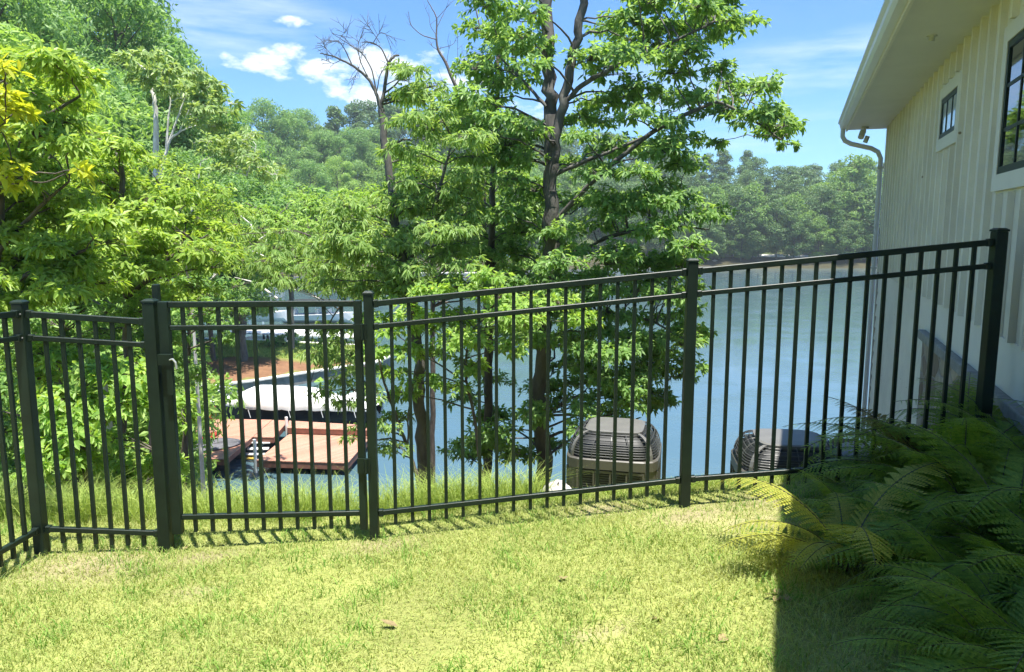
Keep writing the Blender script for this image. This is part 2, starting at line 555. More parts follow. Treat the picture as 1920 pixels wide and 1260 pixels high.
POST_H = 4.3 * (sl_(700, 548) - sl_(700, 1012))
posts = []
for xt, yt, xb, yb in ((45, 565, 80, 1042), (292, 563, 313, 1033), (696, 548, 703, 1012), (1303, 487, 1283, 948)):
    Y = solveY((xt + xb) / 2, yt, yb, POST_H)
    p = at(xb, yb, Y)
    posts.append((p.x, Y, p.z))
Y5 = 4.28
p5 = at(1878, 430, Y5)
posts.append((p5.x - .01, Y5, p5.z - POST_H))
PX = [p[0] for p in posts]
PZ = [p[2] for p in posts]


def lawn_z(X, Y):
    z = np.interp(X, PX, PZ)
    und = .012 * np.sin(X * 3.1 + Y * 1.7) + .010 * np.sin(X * 1.3 - Y * 3.7 + 1)
    return z + .055 * (4.3 - np.minimum(Y, 4.9)) + und * np.clip((4.1 - Y), 0, 1)


# house wall line
WA = R(20.5)
WU = np.array([math.sin(WA), math.cos(WA)])
WN = np.array([-math.cos(WA), math.sin(WA)])
WP = np.array([2.92, 4.25])


def wq(X, Y):
    """perpendicular distance in front of the wall, distance along it"""
    dx, dy = X - WP[0], Y - WP[1]
    return dx * WN[0] + dy * WN[1], dx * WU[0] + dy * WU[1]


WATER = np.array([(400, -60), (260, 16), (60, 22), (20, 24), (-6, 25), (-13, 26.5), (-18, 30), (-20, 34), (-20.5, 40), (-18.5, 44), (-16, 45.8), (-12.5, 49.5), (-9.5, 52.5),
                  (-9, 55), (-12, 60), (-20, 62.5), (-40, 67), (-50, 100), (-50, 135), (-38, 156), (0, 170), (50, 188), (100, 192), (240, 170), (400, 120)], float)


def water_dist(X, Y):
    """signed distance to the shore, positive on land"""
    sh = X.shape
    P = np.stack([X.ravel(), Y.ravel()], -1)
    dmin = np.full(len(P), 1e9)
    inside = np.zeros(len(P), bool)
    n = len(WATER)
    for i in range(n):
        a, b = WATER[i], WATER[(i + 1) % n]
        ab = b - a
        tt = np.clip(((P - a) @ ab) / (ab @ ab), 0, 1)
        d = np.linalg.norm(P - (a + tt[:, None] * ab), axis=1)
        dmin = np.minimum(dmin, d)
        c = ((a[1] > P[:, 1]) != (b[1] > P[:, 1])) & (P[:, 0] < (b[0] - a[0]) * (P[:, 1] - a[1]) / (b[1] - a[1] + 1e-12) + a[0])
        inside ^= c
    return np.where(inside, -dmin, dmin).reshape(sh)


def land(X, Y):
    X = np.asarray(X, float)
    Y = np.asarray(Y, float)
    X, Y = np.broadcast_arrays(X, Y)
    d = water_dist(X, Y)
    # near bank: lawn, lip at Y = 5.1, then a steep bank
    lip = 4.78
    near = np.where(Y < lip, lawn_z(X, Y), lawn_z(X, np.full_like(Y, lip)) - .43 * (Y - lip))
    near = near + .12 * np.sin(X * .9 + Y * .7) * np.clip((Y - 6) / 4, 0, 1)
    q, s = wq(X, Y)
    # terrace with the condensers and the strip along the house
    terr = 7.28 - np.clip(Y - 7.4, 0, 9) * 1.2 - np.clip(.1 - X, 0, 9) * 1.0
    near = np.where((Y > 4.9), np.maximum(near, np.minimum(terr, near + 3)), near)
    strip = 7.6 - .13 * np.clip(s, 0, 20) - np.clip(q - .5, 0, 9) * .9 - np.clip(s - 8.7, 0, 99) * .8
    near = np.where(Y > 4.9, np.maximum(near, np.minimum(strip, 7.8)), near)
    near = np.minimum(near, .55 + np.maximum(d, -3) * .75)
    # other shores
    hill = np.clip(-X - 22, 0, 60) * .32
    cap = np.where((Y > 24) & (Y < 80), 1.3 + np.minimum(hill, 7.5), 3.0 + np.clip(d - 8, 0, 80) * .17)
    cap = np.where(Y > 120, np.minimum(3.0 + np.clip(d - 10, 0, 200) * np.where(X < 20, .36, .17), np.where(X < 20, 24, 14)), cap)
    oth = np.minimum(.55 + .16 * np.maximum(d, -10), cap)
    w = np.clip((Y - 22) / 12, 0, 1)
    w = w * w * (3 - 2 * w)
    h = near * (1 - w) + oth * w
    h = np.where(d < 0, np.maximum(-.35 + d * .35, -3.0), h)
    return h


def land1(x, y):
    return float(land(np.array([x]), np.array([y]))[0])


THATCH = [(-2.35, 4.0, .55), (-1.75, 4.1, .22), (1.05, 4.2, .36), (1.6, 4.35, .4), (-.75, 4.2, .28), (.55, 4.45, .3), (-1.6, 3.6, .16), (.35, 2.9, .14), (-.6, 2.7, .15), (1.35, 4.0, .3), (-3, 3.6, .3)]


# ------------------------------------------------------------------ ground sheet
def graded(a, b, fine0, fine1, f, g):
    xs = list(np.arange(fine0, fine1 + f / 2, f))
    st = f
    x = fine1
    while x < b:
        st *= g
        x += min(st, 60)
        xs.append(x)
    st = f
    x = fine0
    while x > a:
        st *= g
        x -= min(st, 60)
        xs.insert(0, x)
    return np.array(xs)


gx = np.unique(np.concatenate([graded(-480, 480, -7, 7, .14, 1.035)]))
gy = np.unique(np.concatenate([graded(-60, 480, 1.0, 9, .12, 1.028)]))
GX, GY = np.meshgrid(gx, gy)
GZ = land(GX, GY)
nx, ny = len(gx), len(gy)
V = np.stack([GX, GY, GZ], -1).reshape(-1, 3)
ii = (np.arange(ny - 1)[:, None] * nx + np.arange(nx - 1)[None, :])
Fq = np.stack([ii, ii + 1, ii + nx + 1, ii + nx], -1).reshape(-1, 4)
me = mesh_np('ground', V, Fq, True)
me.materials.append(MT['ground'])
d = water_dist(GX, GY).ravel()
X_, Y_ = V[:, 0], V[:, 1]
q_, s_ = wq(X_, Y_)
c = np.tile(np.array([.10, .075, .045]), (len(V), 1))                 # leaf litter
lawn_m = (Y_ < 5.2)
c[lawn_m] = (.26, .28, .09)
th = np.zeros(len(V))
for tx_, ty_, tr_ in THATCH:
    th = np.maximum(th, np.clip(1.25 - np.hypot(X_ - tx_, (Y_ - ty_) * 1.7) / tr_, 0, 1))
th *= (Y_ < 5.2)
c = c * (1 - th[:, None]) + np.array([.27, .235, .135]) * th[:, None]
c[(Y_ >= 5.2) & (Y_ < 8)] = (.22, .25, .08)
fb = 1.15 + .18 * np.sin(Y_ * 2.1) + .0 * X_
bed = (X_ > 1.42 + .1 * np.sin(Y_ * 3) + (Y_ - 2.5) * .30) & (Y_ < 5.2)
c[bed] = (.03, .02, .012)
pen = (Y_ > 40) & (Y_ < 80) & (X_ > -45) & (X_ < 0)
c[pen] = (.20, .11, .065)
lawnp = pen & ((Y_ > 51.8 + .2 * (X_ + 14)) | (d < .6))
c[lawnp] = (.17, .28, .055)
far = Y_ > 120
c[far] = (.06, .055, .03)
c[far & (d > 14)] = (.06, .08, .03)
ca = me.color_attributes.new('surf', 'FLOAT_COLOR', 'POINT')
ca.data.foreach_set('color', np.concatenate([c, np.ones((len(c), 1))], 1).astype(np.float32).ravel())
g = bpy.data.objects.new('ground', me)
COL.objects.link(g)
tag(g, 'sloping ground from the lawn down the bank to the lake and the wooded far shores', None, kind='structure')

q = Q().add([(-470, 8, 0), (470, 8, 0), (470, 470, 0), (-470, 470, 0)], [[0, 1, 2, 3]])
w_ = obj('water', q, 'lake_water', loc=(0, 0, 0))
tag(w_, 'rippled blue green lake water of the cove below the lawn', None, kind='structure')

# ------------------------------------------------------------------ house
house = thing('house', 'cream board and batten house with overhanging eave beside the fence', 'house', (WP[0], WP[1], 8.3))


def wp(s, z, o=0.0):
    p = WP + WU * s + WN * o
    return (p[0], p[1], z)


def whit(x, y, o=0.0):
    """where the sight line through a photo point meets the wall: (s, z)"""
    d = ray(x, y)
    base = WP + WN * o
    den = d.x * WN[0] + d.y * WN[1]
    tt = (base[0] * WN[0] + base[1] * WN[1]) / den
    X, Y = d.x * tt, d.y * tt
    return (X - WP[0]) * WU[0] + (Y - WP[1]) * WU[1], EYE + d.z * tt


def wbox(q, s0, s1, z0, z1, o0, o1):
    p = [wp(s0, z0, o0), wp(s1, z0, o0), wp(s1, z0, o1), wp(s0, z0, o1), wp(s0, z1, o0), wp(s1, z1, o0), wp(s1, z1, o1), wp(s0, z1, o1)]
    # orientation: keep outward normals
    return q.hexa([p[i] for i in (3, 2, 1, 0, 7, 6, 5, 4)])


S_FAR = whit(1655, 400)[0]
Z_SOF = whit(1665, 235)[1]
Z_SOF = (Z_SOF + whit(1877, 17)[1]) / 2
S_NEAR = -7.0
Z_BAT = (whit(1685, 517)[1] + whit(1813, 603)[1] + whit(1898, 655)[1]) / 3
Z_LED = (whit(1738, 622)[1] + whit(1915, 772)[1]) / 2
S_STONE = whit(1736, 640)[0]
Z_LAP = whit(1647, 545)[1]
print('HOUSE', S_FAR, Z_SOF, Z_BAT, Z_LED, S_STONE, Z_LAP)
q = Q()
wbox(q, S_NEAR, S_FAR, Z_BAT, Z_SOF + .25, -.3, 0)
wall = obj('board_wall', q, 'siding', house)
q = Q()
sp = .305
k = 0
s = S_FAR - .12 - sp / 2
wins = []
w1 = (whit(1766, 262), whit(1803, 160))
w2 = (whit(1877, 327), (whit(1897, 82)))
WIN = [(w1[1][0], w1[0][0], w1[0][1], w1[1][1]), (w2[0][0] - 1.15, w2[0][0], w2[0][1], whit(1897, 80)[1])]
print('WIN', WIN)
while s > S_NEAR:
    zs = [(Z_BAT + .0, Z_SOF)]
    for a, b, z0, z1 in WIN:
        if a - .12 < s < b + .12:
            zs = [(Z_BAT, z0 - .13), (z1 + .13, Z_SOF)]
    for z0, z1 in zs:
        if z1 > z0 + .02:
            wbox(q, s - .027, s + .027, z0, z1, 0.0005, .042)
    s -= sp
obj('battens', q, 'siding', house)
q = Q()
wbox(q, S_NEAR, S_FAR, Z_LED + .03, Z_BAT, -.3, .012)
obj('skirt_board', q, 'trim', house)
# lap siding on the lower wall, clapboards stepping down
q = Q()
z = Z_LED + .03
while z > 5.0:
    za = z - .19
    p = [wp(S_STONE, za, -.3), wp(S_FAR - .14, za, -.3), wp(S_FAR - .14, za, .025), wp(S_STONE, za, .025), wp(S_STONE, z, -.3), wp(S_FAR - .14, z, -.3), wp(S_FAR - .14, z, .003), wp(S_STONE, z, .003)]
    q.hexa([p[i] for i in (3, 2, 1, 0, 7, 6, 5, 4)])
    z = za
obj('lap_siding', q, 'siding', house)
q = Q()
wbox(q, S_STONE - .0, S_NEAR, 6.0, Z_LED - .06, -.25, .03)
obj('stone_base', q, 'stone', house)
q = Q()
wbox(q, S_NEAR, S_STONE + .03, Z_LED - .06, Z_LED + .028, -.2, .075)
bevel(obj('stone_ledge', q, 'ledge', house), .012)
q = Q()
wbox(q, S_FAR - .14, S_FAR + .004, 5.0, Z_SOF, -.28, .026)
obj('corner_board', q, 'taupe', house)
# body of the house behind the wall
q = Q()
q2 = Q()
wbox(q2, S_NEAR, S_FAR - .02, 4.5, Z_SOF + .2, -9.0, -.31)
obj('rear_walls', q2, 'siding', house)
q = Q()
q.box((-3.2, -3.5, 5.5), (wp(-4.6, 0)[0] + .2, -.55, 13.2))
obj('sky_blocker_wing', q, 'siding', house)  # unseen wing behind the camera, added to cut sky light on the ferns
OV = .60
q = Q()
wbox(q, S_NEAR - .3, S_FAR + .12, Z_SOF, Z_SOF + .02, 0.001, OV - .02)
obj('soffit', q, 'soffit', house)
q = Q()
wbox(q, S_NEAR - .3, S_FAR + .14, Z_SOF - .02, Z_SOF + .17, OV - .02, OV + .005)
obj('fascia', q, 'trim', house)
# gutter: K profile swept along the eave
prof = [(OV + .006, -.0), (OV + .07, -.0), (OV + .095, .035), (OV + .10, .075), (OV + .125, .10), (OV + .125, .125), (OV + .112, .125), (OV + .10, .11), (OV + .08, .02), (OV + .006, .02)]
q = Q()
q.loft([[wp(s_, Z_SOF + .015 + b, a) for a, b in prof] for s_ in (S_NEAR - .3, S_FAR + .15)])
pe = [wp(S_FAR + .15, Z_SOF + .015 + b, a) for a, b in prof[:6]] + [wp(S_FAR + .15, Z_SOF + .14, OV + .006)]
q.add([pe[0], pe[1], pe[3], pe[6]], [[0, 1, 2, 3]])
q.add([pe[3], pe[4], pe[5], pe[6]], [[0, 1, 2, 3]])
obj('gutter', q, 'white_gutter', house)
q = Q()
pr = []
for s_ in (S_NEAR - .3, S_FAR + .13):
    pr.append([wp(s_, Z_SOF + .18, OV + .05), wp(s_, Z_SOF + .20, OV + .05), wp(s_, Z_SOF + 3.0, -4.6), wp(s_, Z_SOF + .2, -9.6), wp(s_, Z_SOF + .15, -9.6), wp(s_, Z_SOF + 2.9, -4.6)])
q.loft(pr, close=True)
for e in pr:
    q.add([e[0], e[1], e[2], e[5]], [[0, 1, 2, 3]])
    q.add([e[5], e[2], e[3], e[4]], [[0, 1, 2, 3]])
obj('roof', q, 'shingle', house)
q = Q()
gz = Z_SOF + .15
g0 = [wp(S_FAR - .01, gz, -.01), wp(S_FAR - .01, gz, -9.0), wp(S_FAR - .01, gz + 2.5, -4.6), wp(S_FAR - .01, gz + .02, -.01)]
q.add(g0, [[0, 1, 2, 3]])
obj('gable', q, 'siding', house)
# downspout
q = Q()
ss = S_FAR + .07
path = [wp(ss, Z_SOF + .02, OV + .05), wp(ss, Z_SOF - .10, OV + .05), wp(ss, Z_SOF - .17, OV + .01), wp(ss, Z_SOF - .22, OV - .08), wp(ss, Z_SOF - .30, .22), wp(ss, Z_SOF - .36, .12), wp(ss, Z_SOF - .46, .075), wp(ss, Z_SOF - 1.0, .07), wp(ss, 6.4, .07)]
q.tube(path, .037, 10)
ds = obj('downspout', q, 'white_gutter', house, smooth=True)
for zz in (Z_SOF - .62, Z_SOF - 2.2):
    q = Q()
    wbox(q, ss - .055, ss + .055, zz, zz + .03, .0, .12)
    obj('bracket', q, 'white_gutter', ds)


def cyl(q, c, r, d, k=12, cap=True):
    c, d = Vector(c), Vector(d)
    q.tube([c, c + d], r, k, cap)
    return q


q = Q()
fl = wp(S_FAR - .25, Z_SOF, .35)
cyl(q, fl, .055, (0, 0, -.03))
cyl(q, fl, .018, (0, 0, -.10))
cyl(q, Vector(fl) + Vector((-.03, 0, -.07)), .045, (-.05, -.05, -.10))
cyl(q, Vector(fl) + Vector((.05, 0, -.14)), .035, (-.03, .02, -.10))
obj('floodlight', q, 'lamp_white', house, smooth=False)
q = Q()
sx_ = whit(1745, 100, .3)[0]
cyl(q, wp(sx_, Z_SOF, .30), .022, (0, 0, -.045))
cyl(q, wp(sx_, Z_SOF, .30), .04, (0, 0, -.012))
obj('soffit_light', q, 'lamp_white', house)

for wi_, (a, b, z0, z1) in enumerate(WIN):
    # trim
    q = Q()
    tw_ = .11
    wbox(q, a - tw_, a - .002, z0 - tw_, z1 + tw_, .0005, .030)
    wbox(q, b + .002, b + tw_, z0 - tw_, z1 + tw_, .0005, .030)
    wbox(q, a - .002, b + .002, z1 + .002, z1 + tw_, .0005, .030)
    wbox(q, a - .002, b + .002, z0 - tw_, z0 - .002, .0005, .030)
    wo = obj('window', q, 'trim', house)
    q = Q()
    fw = .045
    for (aa, bb, c0, c1) in ((a, a + fw, z0, z1), (b - fw, b, z0, z1), (a + fw, b - fw, z0, z0 + fw), (a + fw, b - fw, z1 - fw, z1)):
        wbox(q, aa, bb, c0, c1, .001, .024)
    obj('frame', q, 'black_metal', wo)
    nb = 3
    for kx in range(1, nb):
        q = Q()
        xx = a + (b - a) * kx / nb
        wbox(q, xx - .011, xx + .011, z0 + fw, z1 - fw, .0145, .020)
        obj('muntin', q, 'black_metal', wo)
    if wi_ == 1:
        for kz in range(1, 3):
            q = Q()
            zz = z0 + (z1 - z0) * kz / 3
            wbox(q, a + fw, b - fw, zz - .011, zz + .011, .0142, .0195)
            obj('muntin', q, 'black_metal', wo)
    q = Q()
    wbox(q, a + fw - .005, b - fw + .005, z0 + fw - .005, z1 - fw + .005, .001, .014)
    obj('pane', q, 'glass' if wi_ else 'glass_sky_blind', wo)

# ------------------------------------------------------------------ fence
PW = .056


def picket_mesh(h):
    q = Q()
    w = .0098
    q.box((-w, -w, 0), (w, w, h))
    me_ = mesh_np('picket', *q.get())
    me_.materials.append(MT['black_metal'])
    return me_


RT, RM, RB = .068, .200, POST_H - .165      # below the post top
PB = POST_H - .085
PICK = picket_mesh(PB - RT)


def post(parent, p, w=PW, extra=0):
    q = Q()
    x, y, z = p
    q.box((x - w / 2, y - w / 2, z - .25), (x + w / 2, y + w / 2, z + POST_H + extra - .012))
    o = bevel(obj('post', q, 'black_metal', parent), .005)
    q = Q()
    w2 = w / 2 + .003
    zt = z + POST_H + extra
    a = [(x - w2, y - w2, zt - .012), (x + w2, y - w2, zt - .012), (x + w2, y + w2, zt - .012), (x - w2, y + w2, zt - .012)]
    b = [(i, j, zt - .002) for i, j, _ in a]
    cc = [((i - x) * .6 + x, (j - y) * .6 + y, zt + .008) for i, j, _ in a]
    q.loft([a, b, cc], close=True)
    q.add(cc, [[0, 1, 2, 3]])
    q.add(a, [[3, 2, 1, 0]])
    obj('post_cap', q, 'black_metal', o)
    return o


def panel(parent, A, B, n, wa=PW, wb=PW, endgap=1.0):
    """rails racked between post tops A and B, n pickets"""
    A, B = Vector(A), Vector(B)
    h = Vector((B.x - A.x, B.y - A.y, 0)).normalized()
    d = (B - A)
    L = Vector((d.x, d.y, 0)).length
    a = A + d * (wa / 2 / L)
    b = B - d * (wb / 2 / L)
    for off, hh in ((RT, .034), (RM, .028), (RB, .030)):
        q = Q()
        q.bar(a - Vector((0, 0, off)), b - Vector((0, 0, off)), .028, hh)
        bevel(obj('rail', q, 'black_metal', parent), .003, 1)
        for e_, sg_ in ((a, 1), (b, -1)):
            q = Q()
            c_ = e_ - Vector((0, 0, off))
            q.bar(c_ + d.normalized() * (.002 * sg_), c_ + d.normalized() * (.030 * sg_), .036, hh + .010)
            bevel(obj('rail_bracket', q, 'black_metal', parent), .003, 1)
    root = parent
    for i in range(n):
        f = (i + endgap) / (n - 1 + 2 * endgap)
        c = a + (b - a) * f
        o = bpy.data.objects.new('picket', PICK)
        COL.objects.link(o)
        o.parent = parent
        o.location = Vector((c.x, c.y, c.z - PB)) - Vector(root.location)
        o.rotation_euler = (0, 0, math.atan2(h.y, h.x))


def top(p):
    return Vector((p[0], p[1], p[2] + POST_H))


P1, P2, P3, P4, P5 = posts
fr = thing('metal_fence', 'black metal picket fence climbing from the gate to the house wall', 'fence', P4)
post(fr, P3, .052)
post(fr, P4, .060)
post(fr, P5, .066)
panel(fr, top(P3), top(P4), 17, .052, .060)
panel(fr, top(P4), top(P5), 16, .060, .066)
fl_ = thing('metal_fence', 'short black picket fence at the left corner with leaves behind it', 'fence', P1)
post(fl_, P1, .062)
P0 = (P1[0] + .04, 2.35, P1[2] + .09)
post(fl_, P0, .056)
post(fl_, P2, .068, 0)
T1, T2 = top(P1), top(P2)
panel(fl_, T1, T2 - Vector((0, 0, .055)), 6, .062, .068)
panel(fl_, top(P0), T1, 15, .056, .062)
# bolts where rails meet the corner post
for off in (RT, RM):
    for sx2 in (-1, 1):
        q = Q()
        c0 = T1 + Vector((sx2 * .018, -.031, -off))
        cyl(q, c0, .005, (0, -.006, 0), 8)
        obj('bolt', q, 'alu', fl_)
# gate between P2 and P3
zg = (at(500, 570, (P2[1] + P3[1]) / 2)).z
ga = Vector((P2[0] + .068 / 2 + .012, P2[1], 0))
gb = Vector((P3[0] - .052 / 2 - .014, P3[1], 0))
gate = thing('metal_gate', 'black metal picket gate with a latch in the fence above the dock', 'gate', (ga.x, ga.y, zg - RB + RT))
gd = (gb - ga).normalized()
for e, w in ((ga + gd * .028, .056), (gb - gd * .022, .042)):
    q = Q()
    q.box((e.x - w / 2, e.y - .022, zg - (RB - RT) - .10), (e.x + w / 2, e.y + .022, zg + .018))
    bevel(obj('stile', q, 'black_metal', gate), .004)
a = ga + gd * .056
b = gb - gd * .042
for off, hh in ((0, .034), (RM - RT, .028), (RB - RT, .030)):
    q = Q()
    q.bar(Vector((a.x, a.y, zg - off)), Vector((b.x, b.y, zg - off)), .028, hh)
    bevel(obj('rail', q, 'black_metal', gate), .003, 1)
for i in range(10):
    c = a + (b - a) * ((i + .75) / 10.5)
    o = bpy.data.objects.new('picket', PICK)
    COL.objects.link(o)
    o.parent = gate
    o.location = Vector((c.x, c.y, zg - (PB - RT) - .012)) - Vector(gate.location)
lp = at(322, 672, P2[1])
q = Q()
q.box((lp.x - .055, lp.y - .055, lp.z - .03), (lp.x + .02, lp.y - .023, lp.z + .03))
q.box((lp.x - .012, lp.y - .05, lp.z - .20), (lp.x + .02, lp.y - .023, lp.z - .03))
lat = obj('latch', q, 'black_metal', gate)
q = Q()
q.tube([(lp.x + .01, lp.y - .05, lp.z), (lp.x + .03, lp.y - .055, lp.z + .005), (lp.x + .045, lp.y - .055, lp.z - .015), (lp.x + .048, lp.y - .055, lp.z - .05)], .006, 8)
obj('lever', q, 'alu', lat)
lt = at(292, 533, P2[1] + .06)
q = Q()
q.box((lt.x - .018, lt.y - .018, lt.z - .32), (lt.x + .018, lt.y + .018, lt.z))
bevel(obj('latch_pull', q, 'black_metal', gate), .004)
for zz in (.16, .95):
    q = Q()
    hz = zg - zz
    q.box((gb.x - .045, gb.y - .034, hz - .045), (gb.x + .03, gb.y - .0225, hz + .045))
    cyl(q, (gb.x + .006, gb.y - .038, hz - .045), .011, (0, 0, .09), 10)
    obj('hinge', q, 'black_metal', gate)


# ------------------------------------------------------------------ air conditioners
def superring(cx, cy, z, a, r, n=40):
    """rounded square ring, half width a, corner roundness r"""
    out = []
    for i in range(n):
        t_ = 2 * math.pi * i / n
        c_, s2 = math.cos(t_), math.sin(t_)
        e = r
        rr = a / ((abs(c_) ** e + abs(s2) ** e) ** (1 / e))
        out.append((cx + rr * c_, cy + rr * s2, z))
    return out


def ac_unit(loc, a, label, rot):
    """condenser: louvred body, dark rim, caged domed top and a flat lid"""
    root = thing('air_conditioner', label, 'air conditioner', loc, 'air conditioners outside the fence beside the house')
    x, y, z = loc
    hb = .66
    zt = z + hb
    # inner dark coil
    q = Q()
    q.loft([superring(x, y, z + .03, a * .93, 6), superring(x, y, zt, a * .93, 6)], close=True)
    obj('coil', q, 'ac_dark', root)
    # four rounded corner panels
    q = Q()
    ring0 = superring(x, y, z + .02, a, 6, 64)
    ring1 = superring(x, y, zt, a, 6, 64)
    for c4 in range(4):
        q = Q()
        idx = [(8 + 16 * c4 + j) % 64 for j in range(-2, 3)]
        q.loft([[ring0[i] for i in idx], [ring1[i] for i in idx]])
        obj('corner_panel', q, 'ac_grey', root, smooth=True)
    # louvred sides: frames of three tall openings per side with fine slats
    q = Q()
    q3 = Q()
    for c4 in range(4):
        A_ = c4 * math.pi / 2
        dx, dy = math.cos(A_), math.sin(A_)
        tx, ty = -dy, dx
        bw = a * .72
        for j in range(5):
            u_ = -bw + 2 * bw * j / 4
            p0 = (x + dx * a * .985 + tx * u_, y + dy * a * .985 + ty * u_, z + .04)
            q.bar(p0, (p0[0], p0[1], zt - .02), .016, .022, (dx, dy, 0))
        for zz in (z + .05, z + .34, zt - .03):
            q.bar((x + dx * a * .985 - tx * bw, y + dy * a * .985 - ty * bw, zz), (x + dx * a * .985 + tx * bw, y + dy * a * .985 + ty * bw, zz), .016, .022)
        for j in range(26):
            zz = z + .06 + (hb - .1) * j / 26
            q3.bar((x + dx * a * .97 - tx * bw, y + dy * a * .97 - ty * bw, zz), (x + dx * a * .97 + tx * bw, y + dy * a * .97 + ty * bw, zz), .006, .007)
    obj('side_frame', q, 'ac_grey', root)
    obj('louvres', q3, 'ac_wire', root)
    q = Q()
    q.loft([superring(x, y, zt - .005, a * 1.0, 6), superring(x, y, zt - .005, a * 1.03, 6), superring(x, y, zt + .075, a * 1.03, 6), superring(x, y, zt + .085, a * 1.0, 6), superring(x, y, zt + .085, a * .93, 6)], close=True)
    obj('rim', q, 'ac_grey', root, smooth=False)
    # dome profile
    zr = zt + .085
    hd = .20
    prof_ = []
    for j in range(8):
        f_ = j / 7 * .97
        prof_.append((a * (.60 + .40 * math.cos(f_ * math.pi / 2) ** .9) * 1.0, zr + hd * math.sin(f_ * math.pi / 2) ** .95))
    q = Q()
    q.loft([superring(x, y, zz - .02, aa * .93, 4.5) for aa, zz in prof_], close=True)
    obj('inner_dome', q, 'ac_dark', root, smooth=True)
    q = Q()
    for aa, zz in prof_[1:-1]:
        rr = superring(x, y, zz, aa, 4.5, 48)
        q.tube(rr + [rr[0]], .0042, 5)
    for j in range(3):
        aa = (prof_[j + 1][0] + prof_[j][0]) / 2
        zz = (prof_[j + 1][1] + prof_[j][1]) / 2
        rr = superring(x, y, zz, aa, 4.5, 48)
        q.tube(rr + [rr[0]], .0042, 5)
    for i in range(0, 48, 3):
        rr = [superring(x, y, zz, aa * 1.002, 4.5, 48)[i] for aa, zz in prof_]
        q.tube(rr, .0045, 5)
    obj('cage', q, 'ac_wire', root)
    for c4 in range(4):
        q = Q()
        i = 6 + 12 * c4
        rr = [superring(x, y, zz, aa * 1.012, 4.5, 48)[i] for aa, zz in prof_]
        tang = Vector((-math.sin(i / 48 * 2 * math.pi), math.cos(i / 48 * 2 * math.pi), 0))
        for j in range(len(rr) - 1):
            q.bar(rr[j], rr[j + 1], .012, .03, up=tang)
        obj('strap', q, 'ac_light', root)
    aa, zz = prof_[-1]
    q = Q()
    l0 = superring(x, y, zz - .015, aa * 1.04, 5, 40)
    l1 = superring(x, y, zz + .012, aa * 1.04, 5, 40)
    l2 = superring(x, y, zz + .020, aa * .96, 5, 40)
    l3 = superring(x, y, zz + .024, aa * .5, 3, 40)
    l4 = superring(x, y, zz + .025, aa * .01, 2, 40)
    q.loft([l0, l1, l2, l3, l4], close=True)
    obj('lid', q, 'ac_light', root, smooth=False)
    root.rotation_euler = (0, 0, rot)
    return root


for (xl, xr, yt, Y, lab, rot) in ((1066, 1243, 787, 6.75, 'grey domed air conditioner behind the fence, nearer the trees, with its side fully visible', R(-14)),
                                  (1378, 1580, 811, 6.35, 'black domed air conditioner behind the fence next to the house, mostly hidden below its lid', R(-8))):
    tp = at((xl + xr) / 2, yt + 12, Y)
    a = abs(at(xr, yt + 60, Y).x - at(xl, yt + 60, Y).x) / 2 / 1.09
    loc = (tp.x, Y, tp.z - .66 - .085 - .20)
    ac_unit(loc, a, lab, rot)
    q = Q()
    q.box((loc[0] - .5, loc[1] - .5, loc[2] - .35), (loc[0] + .5, loc[1] + .5, loc[2] - .002))
    tag(bevel(obj('concrete_pad', q, 'concrete', loc=(loc[0], loc[1], loc[2] - .35)), .01),
        'concrete pad under the ' + ('grey air conditioner nearer the trees' if xl < 1200 else 'black air conditioner next to the house'), 'concrete pad')


# ------------------------------------------------------------------ docks, boats and shore things
def quadbox(q, p4, z0, z1):
    """prism over a four cornered plan"""
    a = np.array([(x, y) for x, y in p4])
    ar = sum(a[i][0] * a[(i + 1) % 4][1] - a[(i + 1) % 4][0] * a[i][1] for i in range(4))
    if ar < 0:
        a = a[::-1]
    return q.hexa([(x, y, z0) for x, y in a] + [(x, y, z1) for x, y in a])


def P2d(x, y, z):
    p = onz(x, y, z)
    return (p.x, p.y)


DZ = .85
dock = thing('dock', 'reddish brown board dock with a lower square platform beside the covered boat', 'dock', tuple(onz(560, 870, 0)))
A1, A2, A3, A4 = P2d(398, 785, DZ), P2d(538, 789, DZ), P2d(424, 861, DZ), P2d(205, 853, DZ)


def lerp2(a, b, t_):
    return (a[0] + (b[0] - a[0]) * t_, a[1] + (b[1] - a[1]) * t_)


def deckpart(name, p4, z, th=.26):
    q = Q()
    quadbox(q, p4, z - .035, z)
    o = obj(name, q, 'deck_boards', dock)
    c = np.mean(np.array(p4), 0)
    p5_ = [tuple(c + (np.array(p) - c) * .992) for p in p4]
    q = Q()
    quadbox(q, p5_, z - th, z - .037)
    obj('fascia', q, 'deck_fascia', o)
    return o


N1, N2 = P2d(474, 819, DZ), P2d(513, 820, DZ)
